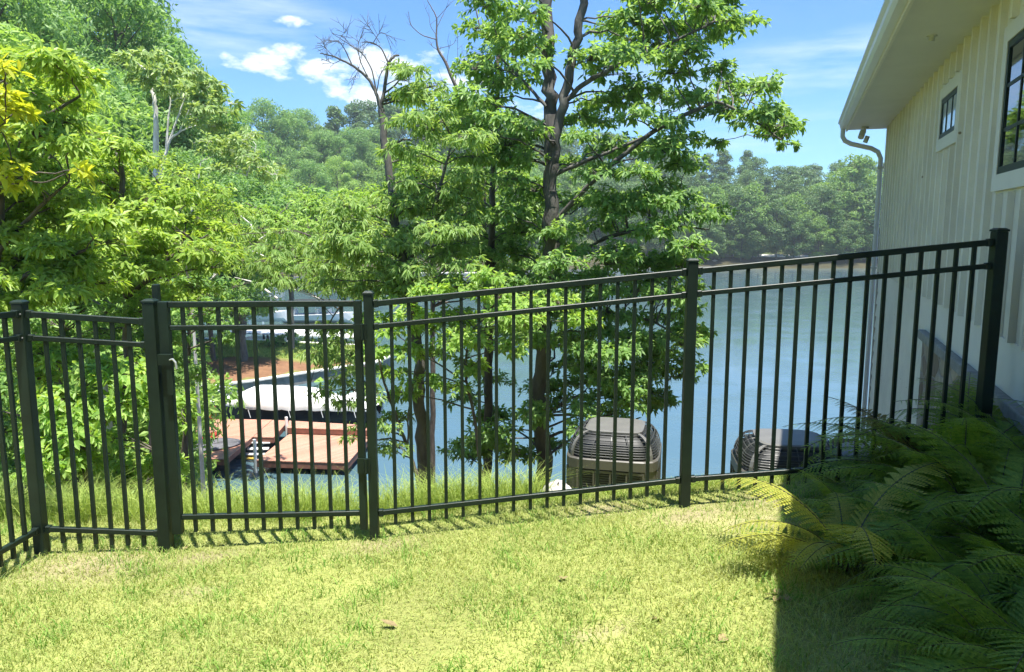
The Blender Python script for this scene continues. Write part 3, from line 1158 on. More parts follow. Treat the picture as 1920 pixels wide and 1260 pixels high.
# left walkway in front of the notch and behind it, and the strip along the boat
deckpart('deck', [A1, P2d(510, 787, DZ), N1, P2d(424, 861, DZ)][:2] + [P2d(474, 819, DZ), P2d(330, 819, DZ)], DZ)
deckpart('deck', [P2d(328, 819.6, DZ), P2d(473, 819.6, DZ), A3, P2d(215, 857, DZ)], DZ)
deckpart('deck', [P2d(511, 787.3, DZ), P2d(541, 788.5, DZ), N2, P2d(475, 819, DZ)], DZ)
deckpart('deck', [P2d(542, 788.5, DZ), P2d(706, 798, DZ), P2d(700, 807, DZ), P2d(538, 802, DZ)], DZ)
BZ = .55
deckpart('platform', [P2d(548, 809, BZ), P2d(700, 813, BZ), P2d(652, 868, BZ), P2d(481, 863, BZ)], BZ, .30)
for px, py, z in ((424, 862, DZ), (655, 868, BZ), (484, 864, BZ), (700, 815, BZ), (540, 806, DZ), (330, 860, DZ), (250, 858, DZ)):
    p = onz(px, py, z - .3)
    q = Q()
    cyl(q, (p.x, p.y + .15, -2.0), .085, (0, 0, 2 + z - .28), 10)
    obj('pile', q, 'pile_wood', dock, smooth=True)
steps = []
for j, (yy, z) in enumerate(((826, .62), (838, .40), (848, .2))):
    q = Q()
    quadbox(q, [P2d(470 - j * 5, yy, z), P2d(508 - j * 3, yy, z), P2d(506 - j * 3, yy + 4, z), P2d(468 - j * 5, yy + 4, z)], z - .04, z)
    obj('step', q, 'white_paint', dock)
for yy, z in ((855, .06),):
    q = Q()
    quadbox(q, [P2d(455, yy, z), P2d(480, yy, z), P2d(478, yy + 5, z), P2d(453, yy + 5, z)], z - .04, z)
    obj('step', q, 'yellow_plastic', dock)
for px, y0, y1, z in ((538, 782, 815, DZ), (479, 824, 866, DZ)):
    b = onz(px, y1, z - .4)
    tz = at(px, y0, b.y).z
    q = Q()
    cyl(q, (b.x, b.y, -1), .07, (0, 0, tz + 1), 10)
    tag(obj('dock_pole', q, 'white_paint', loc=(b.x, b.y, -1), smooth=True), 'white capped pole standing ' + ('at the inner corner of the dock by the boat' if px > 500 else 'beside the steps at the front of the dock'), 'pole')
# grey mat and jet float on the deck
c = onz(390, 836, DZ + .0)
q = Q()
ring = lambda s_, z: [(c.x + s_ * 1.25 * math.cos(t_) + .3 * math.sin(t_), c.y + s_ * 1.0 * math.sin(t_), z) for t_ in np.linspace(0, 2 * math.pi, 24, endpoint=False)]
q.loft([ring(1, DZ + .004), ring(1.02, DZ + .07), ring(.9, DZ + .11), ring(.86, DZ + .08), ring(.01, DZ + .08)], close=True)
tag(obj('swim_mat', q, 'grey_mat', loc=(c.x, c.y, DZ)), 'dark grey rounded mat lying on the left deck', 'mat')
q = Q()
cyl(q, (c.x - .2, c.y + .3, DZ + .1), .07, (0, 0, .9), 8)
tag(obj('short_post', q, 'black_metal', loc=(c.x - .2, c.y + .3, DZ)), 'short black post standing on the dark mat', 'post')


def kayak(loc, L, rot, mat, label):
    q = Q()
    rings = []
    for t_ in np.linspace(-1, 1, 15):
        w = .36 * (1 - abs(t_) ** 2.3) + .01
        rise = .16 * abs(t_) ** 3
        r_ = []
        for th in np.linspace(0, 2 * math.pi, 12, endpoint=False):
            r_.append((t_ * L / 2, w * math.cos(th), .17 + rise + .17 * math.sin(th) * (1 - .5 * abs(t_) ** 2)))
        rings.append(r_)
    q.loft(rings, close=True)
    root = thing('kayak', label, 'kayak', (0, 0, 0), 'kayaks on the left dock')
    obj('hull', q, mat, root, smooth=True)
    q = Q()
    q.tube([(.5 * math.cos(t_), .2 * math.sin(t_), .345) for t_ in np.linspace(0, 2 * math.pi, 20)], .025, 6)
    obj('cockpit_rim', q, 'ac_dark', root)
    root.location = loc
    root.rotation_euler = (0, 0, rot)
    return root


k0 = onz(348, 835, DZ)
kayak((k0.x, k0.y, DZ + .005), 3.0, R(38), 'red', 'bright red kayak on the dock partly behind leaves')
k1 = onz(290, 815, DZ)
kayak((k1.x - .3, k1.y + .6, DZ + .005), 2.8, R(15), 'orange', 'orange kayak on the dock at the far left behind leaves')
# life ring stand, red
r0 = onz(398, 800, DZ)
q = Q()
q.box((r0.x - .05, r0.y - .05, DZ + .002), (r0.x + .05, r0.y + .05, DZ + .5))
q.box((r0.x - .18, r0.y - .08, DZ + .42), (r0.x + .18, r0.y + .08, DZ + .95))
tag(bevel(obj('red_box', q, 'red', loc=(r0.x, r0.y, DZ)), .02), 'small red box on a stand at the corner of the deck near the boat', 'box')
# neighbour's pale deck boat at the far left behind the leaves
k2 = onz(235, 800, DZ)
q = Q()
q.box((k2.x - 2.2, k2.y, DZ + .002), (k2.x - .4, k2.y + .7, DZ + .6))
tag(bevel(obj('storage_box', q, 'white_paint', loc=(k2.x - 1.3, k2.y + .3, DZ)), .05), 'white dock storage box behind the leaves at the left end of the dock', 'storage box')

# ---- covered boat
bl = onz(395, 782, .6)
br = onz(700, 792, .6)
BY = (bl.y + br.y) / 2 + 1.1
bx0, bx1 = at(383, 760, BY).x, at(712, 760, BY).x
boat = thing('covered_boat', 'motorboat under a bright white fitted cover moored behind the red dock', 'boat', ((bx0 + bx1) / 2, BY, 0))
Lb = bx1 - bx0


def boatx(f):
    return bx0 + Lb * f


q = Q()
rings = []
for f in np.linspace(0, 1, 13):
    w = 1.2 * min(1, (1 - ((.5 - min(f, .5)) / .5) ** 2.6) + .05) if f < .5 else 1.2 - .12 * (f - .5)
    keel = .1 + .5 * max(0, .35 - f) ** 1.2
    hu = .22
    rings.append([(boatx(f), BY - w, hu + .95 + .18 * (1 - f)), (boatx(f), BY - w * .93, .55), (boatx(f), BY - w * .55, keel - .05), (boatx(f), BY, keel - .25), (boatx(f), BY + w * .55, keel - .05), (boatx(f), BY + w * .93, .55), (boatx(f), BY + w, hu + .95 + .18 * (1 - f))])
q.loft(rings)
q.loft([rings[-1], [(boatx(1) + .01, BY, .6)] * 7])
obj('hull', q, 'hull_dark', boat, smooth=False)
q = Q()
rr = [[(p[0][0], p[0][1] - .03, p[0][2] - .10), (p[0][0], p[0][1] - .05, p[0][2] - .05), (p[0][0], p[0][1] - .03, p[0][2])] for p in rings]
q.loft(rr)
obj('rub_rail', q, 'alu', boat)
# cover: profile heights read from the photo's outline, sagging cloth between the bows
prof_h = [(383, 782), (402, 775), (428, 752), (450, 738), (480, 724), (520, 725), (580, 729), (612, 735), (632, 752), (648, 742), (662, 737), (690, 751), (712, 770)]
q = Q()
rings = []
xs = np.linspace(383, 712, 34)
for i, x in enumerate(xs):
    zt = at(x, np.interp(x, [a_[0] for a_ in prof_h], [a_[1] for a_ in prof_h]), BY).z
    f = (x - 383) / (712 - 383)
    w = 1.28 * min(1, (1 - ((.5 - min(f, .5)) / .5) ** 2.2) + .04) if f < .5 else 1.28 - .12 * (f - .5)
    zb = 1.20 + .18 * (1 - f) - .06 * abs(math.sin(f * 26))
    if f < .13:
        zb = 1.20 + .18 - .25 * (1 - f / .13)
    zt = max(zt, zb + .1)
    r_ = []
    for th in np.linspace(0, math.pi, 17):
        cx_ = -math.cos(th)
        sh_ = math.sin(th) ** .55
        wr = 1 + .015 * math.sin(i * 1.9 + th * 7)
        r_.append((boatx(f) + .04 * math.sin(th * 5 + i), BY + cx_ * w * wr, zb + (zt - zb) * sh_ + .015 * math.sin(i * 2.3 + th * 9)))
    r_ = [(r_[0][0], r_[0][1] + .01, zb - .14)] + r_ + [(r_[-1][0], r_[-1][1] - .01, zb - .14)]
    rings.append(r_)
q.loft(rings)
cv = obj('cover', q, 'white_cover', boat, smooth=True)
q = Q()
for f0 in (.30, .52, .70, .88):
    x_ = boatx(f0)
    q.tube([(x_, BY - 1.29, 1.15), (x_ + .1, BY - 1.29, .75)], .018, 5)
obj('strap', q, 'white_cover', boat)

# white mooring poles and ladder behind, by the seawall
for px, y0, y1, Y in ((398, 735, 782, 43), (419, 735, 775, 43.4), (383, 728, 770, 44)):
    b = at(px, y1, Y)
    q = Q()
    cyl(q, (b.x, Y, -1), .05, (0, 0, at(px, y0, Y).z + 1), 8)
    tag(obj('mooring_pole', q, 'white_paint', loc=(b.x, Y, -1), smooth=True), 'thin white mooring pole by the seawall left of the covered boat', 'pole', 'thin white mooring poles by the seawall')
b = onz(392, 748, .9)
rk = thing('kayak_rack', 'low white pipe rack on the seawall beside the dark post', 'rack', (b.x, b.y, .85))
for dx in (-1.1, 0, 1.1):
    q = Q()
    q.tube([(b.x + dx, b.y - .4, .86), (b.x + dx, b.y - .4, 1.45), (b.x + dx, b.y + .5, 1.45), (b.x + dx, b.y + .5, .86)], .03, 6)
    obj('frame', q, 'white_paint', rk)
q = Q()
q.tube([(b.x - 1.1, b.y - .4, 1.45), (b.x + 1.1, b.y - .4, 1.45)], .03, 6)
q.tube([(b.x - 1.1, b.y + .5, 1.45), (b.x + 1.1, b.y + .5, 1.45)], .03, 6)
obj('rail', q, 'white_paint', rk)
b = onz(388, 762, .0)
q = Q()
cyl(q, (b.x, b.y, -1), .14, (0, 0, 2.9), 10)
tag(obj('timber_pile', q, 'pile_wood', loc=(b.x, b.y, -1), smooth=True), 'dark timber pile beside the white pipe rack', 'pile')

# seawall round the point
sw = [(-20.2, 33.5), (-20.6, 40), (-18.5, 44), (-16, 45.8), (-12.5, 49.5), (-9.5, 52.5), (-9, 55), (-12, 60), (-20, 62.5), (-30, 64.7)]
q = Q()
q2 = Q()
for a_, b_ in zip(sw[:-1], sw[1:]):
    q.bar((a_[0], a_[1], -.1), (b_[0], b_[1], -.1), .26, 1.5)
    q2.bar((a_[0], a_[1], .70), (b_[0], b_[1], .70), .46, .09)
s_w = obj('wall', q, 'seawall', None, loc=(-16, 46, -.5))
s_w.name = 'seawall'
tag(s_w, 'low grey concrete seawall round the lawn point behind the covered boat', 'seawall')
cp = obj('cap', q2, 'concrete_pale', s_w)
# far seawall on the right shore
q = Q()
fs = [(p_[0], p_[1]) for p_ in WATER[-7:-3]]
for a_, b_ in zip(fs[:-1], fs[1:]):
    q.bar((a_[0], a_[1] - .2, .0), (b_[0], b_[1] - .2, .0), .5, 1.3)
tag(obj('far_seawall', q, 'seawall', loc=(fs[1][0], fs[1][1], -.5)), 'long low seawall along the far wooded shore across the lake', 'seawall')


def open_boat(loc, L, rot, hull, label, group=None, seats=True, canopy=None, wmul=1.0):
    root = thing('motorboat', label, 'boat', (0, 0, 0), group)
    q = Q()
    rg = []
    for f in np.linspace(0, 1, 12):
        w = 1.15 * wmul * (1 - max(0, (f - .55) / .45) ** 2.2) + .03
        zz = .75 + .25 * f ** 2
        rg.append([((f - .5) * L, -w, zz), ((f - .5) * L, -w * .85, .25), ((f - .5) * L, 0, -.15), ((f - .5) * L, w * .85, .25), ((f - .5) * L, w, zz), ((f - .5) * L, w * .86, zz + .02), ((f - .5) * L, w * .8, .42), ((f - .5) * L, -w * .8, .42), ((f - .5) * L, -w * .86, zz + .02)])
    q.loft(rg, close=True)
    obj('hull', q, hull, root)
    if seats:
        for sx3 in (-.28, .05, .2):
            q = Q()
            q.box((sx3 * L - .3, -.7, .425), (sx3 * L + .3, -.1, .75))
            q.box((sx3 * L - .32, -.7, .755), (sx3 * L - .18, -.1, 1.35))
            obj('seat', q, 'hull_white', root)
            q = Q()
            q.box((sx3 * L - .3, .15, .425), (sx3 * L + .3, .75, .75))
            q.box((sx3 * L - .32, .15, .755), (sx3 * L - .18, .75, 1.3))
            obj('seat', q, 'hull_white', root)
    if canopy:
        q = Q()
        q.loft([[(-L * .42 + L * .7 * f, -1.1 + 2.2 * g_, 2.0 + .25 * math.sin(math.pi * g_) + .12 * math.sin(f * math.pi)) for g_ in np.linspace(0, 1, 7)] for f in np.linspace(0, 1, 8)])
        o = obj('canopy', q, canopy, root)
        so_ = o.modifiers.new('solid', 'SOLIDIFY')
        so_.thickness = .04
        for f in (-.36, 0, .26):
            for sy in (-1, 1):
                q = Q()
                q.tube([(f * L, sy * .98, .8), (f * L * .9, sy * 1.05, 2.0)], .025, 6)
                obj('canopy_pole', q, 'alu', root)
    root.location = loc
    root.rotation_euler = (0, 0, rot)
    return root


def slipdock(name, label, p0, p1, w, z, mat, piles=4):
    root = thing(name, label, 'dock', (p0[0], p0[1], 0))
    a_, b_ = Vector((*p0, z)), Vector((*p1, z))
    q = Q()
    q.bar(a_, b_, w, .12)
    o = obj('deck', q, mat, root)
    n_ = (b_ - a_).normalized()
    sd_ = Vector((-n_.y, n_.x, 0))
    for i in range(piles):
        for sgn in (-1, 1):
            c = a_ + (b_ - a_) * ((i + .5) / piles) + sd_ * (w * .45 * sgn)
            q = Q()
            cyl(q, (c.x, c.y, -1.5), .1, (0, 0, z + 1.4), 8)
            obj('pile', q, 'pile_wood', root, smooth=True)
    return root


# white slip dock behind the lawn point with boats
pa, pb = onz(452, 619, .75), onz(690, 630, .75)
slipdock('slip_dock', 'white boat slip dock just behind the green lawn point', (pa.x, pa.y), (pb.x, pb.y), 3.4, .75, 'white_paint', 5)
b = onz(590, 603, .4)
open_boat((b.x, b.y + 1.5, .25), 7.4, R(2), 'hull_white', 'white open motorboat with a black folding canopy at the slip behind the lawn', canopy='canvas_black')
b = onz(532, 607, .4)
open_boat((b.x - 1.2, b.y - .2, .8), 3.2, R(5), 'hull_white', 'small white boat left of the boat with the black canopy', seats=False, wmul=.7)
# boat lift with dark blue covered boat
b = onz(462, 590, 0)
lift = thing('boat_lift', 'white framed boat lift under the dark blue covered boat', 'boat lift', (b.x, b.y, 0))
for dx in (-2.4, -.2, 2.4):
    for dy in (-1.5, 1.5):
        q = Q()
        cyl(q, (b.x + dx, b.y + dy, -1), .11, (0, 0, 4.3), 8)
        obj('post', q, 'white_paint', lift, smooth=True)
for dy in (-1.5, 1.5):
    q = Q()
    q.bar((b.x - 2.4, b.y + dy, 2.4), (b.x + 2.4, b.y + dy, 2.4), .1, .12)
    obj('beam', q, 'white_paint', lift)
q = Q()
rg = []
for f in np.linspace(0, 1, 10):
    w = 1.15 * (1 - max(0, (f - .5) / .5) ** 2.2) + .03
    rg.append([(b.x - 3 + 6 * f, b.y - w, 3.1), (b.x - 3 + 6 * f, b.y - w * .7, 2.6), (b.x - 3 + 6 * f, b.y, 2.47), (b.x - 3 + 6 * f, b.y + w * .7, 2.6), (b.x - 3 + 6 * f, b.y + w, 3.1), (b.x - 3 + 6 * f, b.y + w * .4, 3.5), (b.x - 3 + 6 * f, b.y - w * .4, 3.5)])
q.loft(rg, close=True)
br_ = thing('lifted_boat', 'boat under a dark blue cover raised on the white lift', 'boat', (b.x, b.y, 2.4))
obj('cover', q, 'canvas_blue', br_)
q = Q()
rg2 = [[(p[0], p[1] + (-.05 if p[1] < b.y else .05), p[2]) for p in (r_[1], r_[0])] for r_ in rg]
q.loft([[(x_, y_ - .03, z_ - .05), (x_, y_ - .05, z_ + .0)] for x_, y_, z_ in [r_[0] for r_ in rg]])
obj('rub_rail', q, 'alu', br_)

# far things on the opposite bank of the cove
b = onz(500, 522, 0)
slipdock('far_dock', 'low weathered dock at the far side of the cove under the stairs', (b.x - 7, b.y), (b.x + 6, b.y), 3, .9, 'concrete_pale', 4)
open_boat((b.x - 5, b.y - 3.2, .3), 8.5, R(-4), 'hull_white', 'long white boat at the weathered dock on the far side of the cove', seats=True)
bb = at(521, 508, b.y + 1)
q = Q()
q.box((bb.x - .95, bb.y - .6, .98), (bb.x + .95, bb.y + .8, 3.3))
q.box((bb.x - .75, bb.y - .66, 1.9), (bb.x + .75, bb.y - .61, 3.1))
tag(bevel(obj('white_shed', q, 'white_paint', loc=(bb.x, bb.y, .98)), .04), 'small white locker standing on the weathered dock across the cove', 'locker')
st_ = thing('wooden_stairs', 'grey wooden stairs with railings climbing the far bank', 'stairs', tuple(at(480, 500, b.y + 5)))
s0 = at(478, 496, b.y + 4)
s1 = at(512, 468, b.y + 14)
for sgn in (-1, 1):
    off = Vector((0, sgn * .8, 0))
    q = Q()
    q.bar(s0 + off, s1 + off, .08, .3)
    obj('stringer', q, 'stair_wood', st_)
    q = Q()
    q.bar(s0 + off + Vector((0, 0, 1.1)), s1 + off + Vector((0, 0, 1.1)), .1, .12)
    for i in range(9):
        c = s0 + off + (s1 - s0) * (i / 8)
        q.bar(c, c + Vector((0, 0, 1.1)), .07, .07, (1, 0, 0))
    obj('railing', q, 'stair_wood', st_)
q = Q()
for i in range(18):
    c = s0 + (s1 - s0) * (i / 17)
    q.box((c.x - .2, c.y - .78, c.z + .1), (c.x + .2, c.y + .78, c.z + .15))
obj('treads', q, 'stair_wood', st_)
# far boat lift with blue canopy in the middle distance
b = onz(948, 512, 0)
lf = thing('canopy_lift', 'far boat lift with a light blue canopy seen between the leaves', 'boat lift', (b.x, b.y, 0))
for dx in (-3, 3):
    for dy in (-1.6, 1.6):
        q = Q()
        cyl(q, (b.x + dx, b.y + dy, -1), .12, (0, 0, 4.8), 8)
        obj('post', q, 'alu', lf)
q = Q()
q.loft([[(b.x - 3.6 + 7.2 * f, b.y - 2 + 4 * g_, 3.5 + .7 * math.sin(math.pi * g_)) for g_ in np.linspace(0, 1, 9)] for f in (0, .33, .66, 1)])
cn = obj('canopy', q, 'canvas_blue', lf)
sm_ = cn.modifiers.new('solid', 'SOLIDIFY')
sm_.thickness = .06
open_boat((b.x, b.y, .7), 6.5, R(178), 'hull_white', 'white boat on the far lift below the light blue canopy', seats=False)
b = onz(870, 520, 0)
slipdock('far_dock', 'pale dock along the far shore left of the light blue canopy', (b.x - 9, b.y), (b.x + 6, b.y), 2.4, .9, 'concrete_pale', 5)
# rocks
def rock(c, s, label, seed=0, flat=.6):
    r_ = np.random.default_rng(seed)
    n, k = 7, 12
    q = Q()
    rings = []
    ph = r_.uniform(0, 6, 6)
    for i in range(n):
        th = math.pi * (i + .15) / (n - .7)
        th = min(th, math.pi * .98)
        rg_ = []
        for j in range(k):
            f_ = 2 * math.pi * j / k
            rad = s * (1 + .18 * math.sin(2 * f_ + ph[0] + i) + .12 * math.sin(3 * f_ + ph[1]) + .08 * math.sin(5 * f_ + ph[2] + 2 * i))
            rg_.append((c[0] + rad * math.sin(th) * math.cos(f_), c[1] + rad * math.sin(th) * math.sin(f_) * .8, c[2] - rad * math.cos(th) * flat))
        rings.append(rg_)
    q.loft(rings, close=True)
    return tag(obj('rock', q, 'rock', loc=c, smooth=True), label, 'rock')


b = onz(1340, 497, .6)
rock((b.x, b.y, .8), 1.7, 'pale boulder on the far seawall just above the fence post', 3)
for i, (px, py, Y, s) in enumerate(((1045, 944, 5.5, .16), (1022, 938, 5.6, .10))):
    p = at(px, py, Y)
    rock((p.x, p.y, land1(p.x, p.y) + .06), s, ('larger' if i == 0 else 'smaller') + ' pale stone in the grass left of the grey air conditioner', 11 + i)
for i, (px, py, Y) in enumerate(((1575, 862, 6.6), (1606, 858, 6.5), (1596, 846, 7.3))):
    p = at(px, py, Y)
    rock((p.x, p.y, p.z), .14, ('grey stone just right of the black air conditioner', 'grey stone farther right of the black air conditioner by the wall', 'grey stone behind the other two stones beside the black air conditioner')[i], 21 + i)


# ------------------------------------------------------------------ foliage
def leaves_np(Pn, D, k, L, Wd, droop, rs, tmin=22, tmax=88, curl=.18):
    """whorls of k pointed leaves at points Pn with shoot directions D -> (verts, quads), six points each"""
    n = len(Pn)
    P_ = np.repeat(Pn, k, 0)
    Dd = np.repeat(unit(D), k, 0)
    m = n * k
    ref = unit(rs.normal(size=(n, 3)))
    A = unit(np.cross(unit(D), ref))
    A = np.repeat(A, k, 0)
    B = np.cross(Dd, A)
    ph = np.tile(np.arange(k) / k * 2 * np.pi, n) + rs.uniform(-1.1, 1.1, m)
    th = np.radians(rs.uniform(tmin, tmax, m))
    l = np.cos(th)[:, None] * Dd + np.sin(th)[:, None] * (np.cos(ph)[:, None] * A + np.sin(ph)[:, None] * B)
    l[:, 2] -= rs.uniform(.4, 1.6, m) * droop
    l = unit(l)
    nn = Dd - (Dd * l).sum(1)[:, None] * l + np.array([0, 0, .5]) + rs.normal(size=(m, 3)) * .22
    nn = unit(nn - (nn * l).sum(1)[:, None] * l)
    s = np.cross(l, nn)
    Ln = L * rs.uniform(.65, 1.2, m)[:, None]
    Wn = Wd * rs.uniform(.75, 1.2, m)[:, None] * .5
    b = P_ + l * Ln * .06
    dn = np.array([0, 0, -1.0]) * curl * Ln
    a1 = P_ + l * Ln * .36 + nn * Wn * .35
    a2 = P_ + l * Ln * .70 + nn * Wn * .25 + dn * .35
    t_ = P_ + l * Ln + dn
    v = np.stack([b, a1 + s * Wn, a2 + s * Wn * .78, t_, a2 - s * Wn * .78, a1 - s * Wn], 1).reshape(-1, 3)
    i0 = np.arange(m)[:, None] * 6
    f = np.concatenate([i0 + np.array([[0, 1, 2, 3]]), i0 + np.array([[0, 3, 4, 5]])], 1).reshape(-1, 4)
    return v, f


def in_poly(px, py, poly):
    ins = False
    n = len(poly)
    for i in range(n):
        (x1, y1), (x2, y2) = poly[i], poly[(i + 1) % n]
        if (y1 > py) != (y2 > py) and px < (x2 - x1) * (py - y1) / (y2 - y1) + x1:
            ins = not ins
    return ins


def fill(poly, n, r, rs, minsep=.75):
    xs = [p[0] for p in poly]
    ys = [p[1] for p in poly]
    out = []
    tries = 0
    while len(out) < n and tries < n * 60:
        tries += 1
        x, y = rs.uniform(min(xs), max(xs)), rs.uniform(min(ys), max(ys))
        if not in_poly(x, y, poly):
            continue
        if any((x - a) ** 2 + (y - b) ** 2 < (r * minsep * (1 - tries / (n * 60))) ** 2 for a, b, _ in out):
            continue
        out.append((x, y, r * rs.uniform(.75, 1.25)))
    return out


def near_tree(name, label, cat, limbs, pads, Yt, spread, seed, leaf, bark, L=.14, Wd=.05, k=6, sprigs=34, droop=.35, group=None, flat=.65, root_limb=True, droopy=0, tw=.0035, bare_twigs=0):
    rs = np.random.default_rng(seed)
    qb = Q()
    if Yt < 20:
        L, Wd, sprigs = L * .70, Wd * .70, int(sprigs * 1.7)
    samples = []
    base = None
    for pts, r0, r1 in limbs:
        P_ = [at(*p) if len(p) == 3 else Vector(p[:3]) for p in pts]
        if base is None:
            gz_ = land1(P_[0].x, P_[0].y)
            if P_[0].z > gz_:
                P_.insert(0, Vector((P_[0].x, P_[0].y, gz_ - .3)))
            base = Vector((P_[0].x, P_[0].y, gz_))
        # smooth through the points
        n = len(P_)
        tt = np.linspace(0, n - 1, (n - 1) * 6 + 1)
        arr = np.array([tuple(p) for p in P_])
        sm = np.stack([np.interp(tt, range(n), arr[:, i]) for i in range(3)], 1)
        if len(sm) > 8:
            for _ in range(3):
                sm[1:-1] = (sm[:-2] + sm[2:] + 2 * sm[1:-1]) / 4
        sm[1:-1] += rs.normal(size=(len(sm) - 2, 3)) * r1 * .35
        rad = np.linspace(r0, r1, len(sm))
        qb.tube(sm, rad, 9 if r0 > .04 else 6)
        for j in range(len(sm)):
            samples.append((*sm[j], rad[j]))
    for pts, r0, r1 in limbs:
        if r1 > .0065 or len(pts[0]) != 3 or not bare_twigs:
            continue
        P_ = np.array([tuple(at(*p)) for p in pts])
        for _ in range(bare_twigs):
            f_ = rs.uniform(.35, 1.0) * (len(P_) - 1)
            i_ = min(int(f_), len(P_) - 2)
            a_ = P_[i_] + (P_[i_ + 1] - P_[i_]) * (f_ - i_)
            d_ = unit(P_[i_ + 1] - P_[i_]) + rs.normal(size=3) * .7 + np.array([0, 0, .35])
            l_ = rs.uniform(.08, .30)
            m_ = a_ + unit(d_) * l_ * .5
            e_ = m_ + unit(d_ + rs.normal(size=3) * .4) * l_ * .5
            qb.tube([a_, m_, e_], [.0035, .0025, .0015], 4)
            e2_ = m_ + unit(d_ + rs.normal(size=3) * .9) * l_ * .35
            qb.tube([m_, e2_], [.0025, .0015], 4)
    S = np.array(samples)
    tips, dirs = [], []
    for (px, py, r) in pads:
        Yp = Yt + rs.uniform(-spread, spread)
        c = np.array(tuple(at(px, py, Yp)))
        rr = r / F * Yp
        gz_ = land1(c[0], c[1])
        if c[2] < gz_ + .1:
            c[2] = gz_ + .1
        dd = S[:, :3] - c
        dist = np.linalg.norm(dd, axis=1) + np.where(S[:, 2] > c[2] - .1, 1.5, 0) * .6
        j = int(np.argmin(dist))
        s0 = S[j, :3]
        mid = (s0 + c) / 2 + np.array([0, 0, .12 * np.linalg.norm(s0 - c)]) + rs.normal(size=3) * .05
        tt = np.linspace(0, 1, 7)[:, None]
        br = (1 - tt) ** 2 * s0 + 2 * tt * (1 - tt) * mid + tt ** 2 * c
        ln = np.linalg.norm(s0 - c)
        r0 = min(S[j, 3] * .6, .006 + .011 * ln)
        br[1:-1] += rs.normal(size=(5, 3)) * .015 * ln
        qb.tube(br, np.linspace(r0, .005, 7), 5)
        ns = max(4, int(sprigs * rs.uniform(.6, 1.25) * (r / 50) ** 1.2))
        u = unit(rs.normal(size=(ns, 3)))
        u[:, 2] = np.abs(u[:, 2]) * .9 - .25
        u = unit(u)
        rad = rs.uniform(.25, 1.0, ns)[:, None] ** .6
        pos = c + u * rad * rr * np.array([1.15, 1.15, flat])
        out = unit(c - s0) if ln > .01 else np.array([0, 0, 1.])
        D = u * .9 + out * .5 + np.array([0, 0, .25 - droopy]) + rs.normal(size=(ns, 3)) * .25
        tips.append(pos)
        dirs.append(D)
        for p_ in pos[::1]:
            m_ = (c + p_) / 2 + np.array([0, 0, .1 * rr])
            qb.tube([c, m_, p_], [tw, tw * .8, tw * .6], 3)
        # second whorl part way along the twig
        pos2 = c + (pos - c) * .62 + rs.normal(size=pos.shape) * .02
        tips.append(pos2[::2])
        dirs.append(D[::2])
    tips = np.vstack(tips)
    dirs = np.vstack(dirs)
    v, f = leaves_np(tips, dirs, k, L, Wd, droop, rs)
    root = thing(name, label, cat, base, group)
    obj('trunk', qb, bark, root, smooth=True)
    obj('crown', (v, f), leaf, root)
    return root


rsA = np.random.default_rng(11)
# ---- main oak right of centre
oak_poly = [
    ([(895, -40), (1010, -40), (1015, 90), (1000, 230), (990, 330), (930, 345), (880, 290), (870, 200), (905, 150), (880, 130), (885, 60)], 28, 40),
    ([(1105, 90), (1200, -30), (1370, -40), (1385, 60), (1345, 90), (1290, 110), (1290, 190), (1360, 140), (1410, 155), (1460, 210), (1478, 262), (1400, 215), (1340, 230), (1290, 260), (1280, 380), (1120, 400), (1060, 330), (1080, 230)], 50, 42),
    ([(1150, -40), (1375, -40), (1380, 30), (1300, 60), (1180, 60)], 8, 40),
    ([(1340, 120), (1385, 112), (1470, 190), (1480, 255), (1440, 240), (1390, 190)], 5, 32),
    ([(930, 350), (1280, 370), (1340, 400), (1355, 430), (1290, 480), (1280, 560), (930, 540)], 36, 38),
    ([(940, 520), (1290, 490), (1310, 620), (1240, 690), (1190, 720), (1120, 640), (940, 650)], 38, 40),
    ([(1060, 640), (1300, 620), (1290, 690), (1240, 760), (1100, 800), (1030, 740)], 28, 38),
    ([(900, 760), (1010, 700), (1060, 780), (1230, 760), (1200, 800), (1060, 830), (1000, 870), (880, 870)], 12, 36),
]
pads = []
for poly, n, r in oak_poly:
    pads += fill(poly, n, r, rsA)
pads += [(1460, 250, 26), (1345, 268, 16), (1330, 20, 34), (1365, 40, 26), (1440, 215, 30), (1478, 272, 18), (1300, 640, 26), (1310, 690, 18)]
near_tree('oak_tree', 'tall oak with a forked grey trunk right of centre, cut off by the picture top', 'tree',
          [([(1018, 905, 11), (1016, 760, 11), (1020, 640, 11), (1030, 480, 11), (1034, 350, 11), (1032, 220, 11.05), (1026, 100, 11.1), (1020, -60, 11.2)], .125, .085),
           ([(1034, 330, 11), (1045, 250, 10.95), (1062, 150, 10.9), (1085, 60, 10.9), (1105, -50, 10.8)], .075, .055),
           ([(1052, 200, 10.95), (1090, 160, 10.8), (1160, 120, 10.6), (1260, 80, 10.5), (1340, 40, 10.4)], .04, .015),
           ([(1036, 330, 11), (1100, 300, 10.8), (1180, 270, 10.6), (1240, 240, 10.5)], .035, .014),
           ([(1036, 420, 11), (1120, 330, 10.6), (1230, 240, 10.3), (1330, 195, 10.2), (1350, 190, 10.2), (1420, 230, 10.2), (1465, 262, 10.1)], .04, .010),
           ([(1025, 200, 11), (980, 150, 11.2), (920, 90, 11.4)], .03, .012),
           ([(1030, 520, 11), (1120, 450, 10.8), (1240, 420, 10.5), (1330, 430, 10.3)], .03, .01),
           ([(1022, 640, 11), (1120, 580, 10.7), (1220, 600, 10.5), (1290, 640, 10.4)], .03, .01),
           ([(1018, 780, 11), (1080, 740, 10.8), (1160, 740, 10.6)], .022, .01)],
          pads, 11, 1.3, 3, 'leaf_oak', 'bark_grey', L=.15, Wd=.058, sprigs=27, droop=.45)
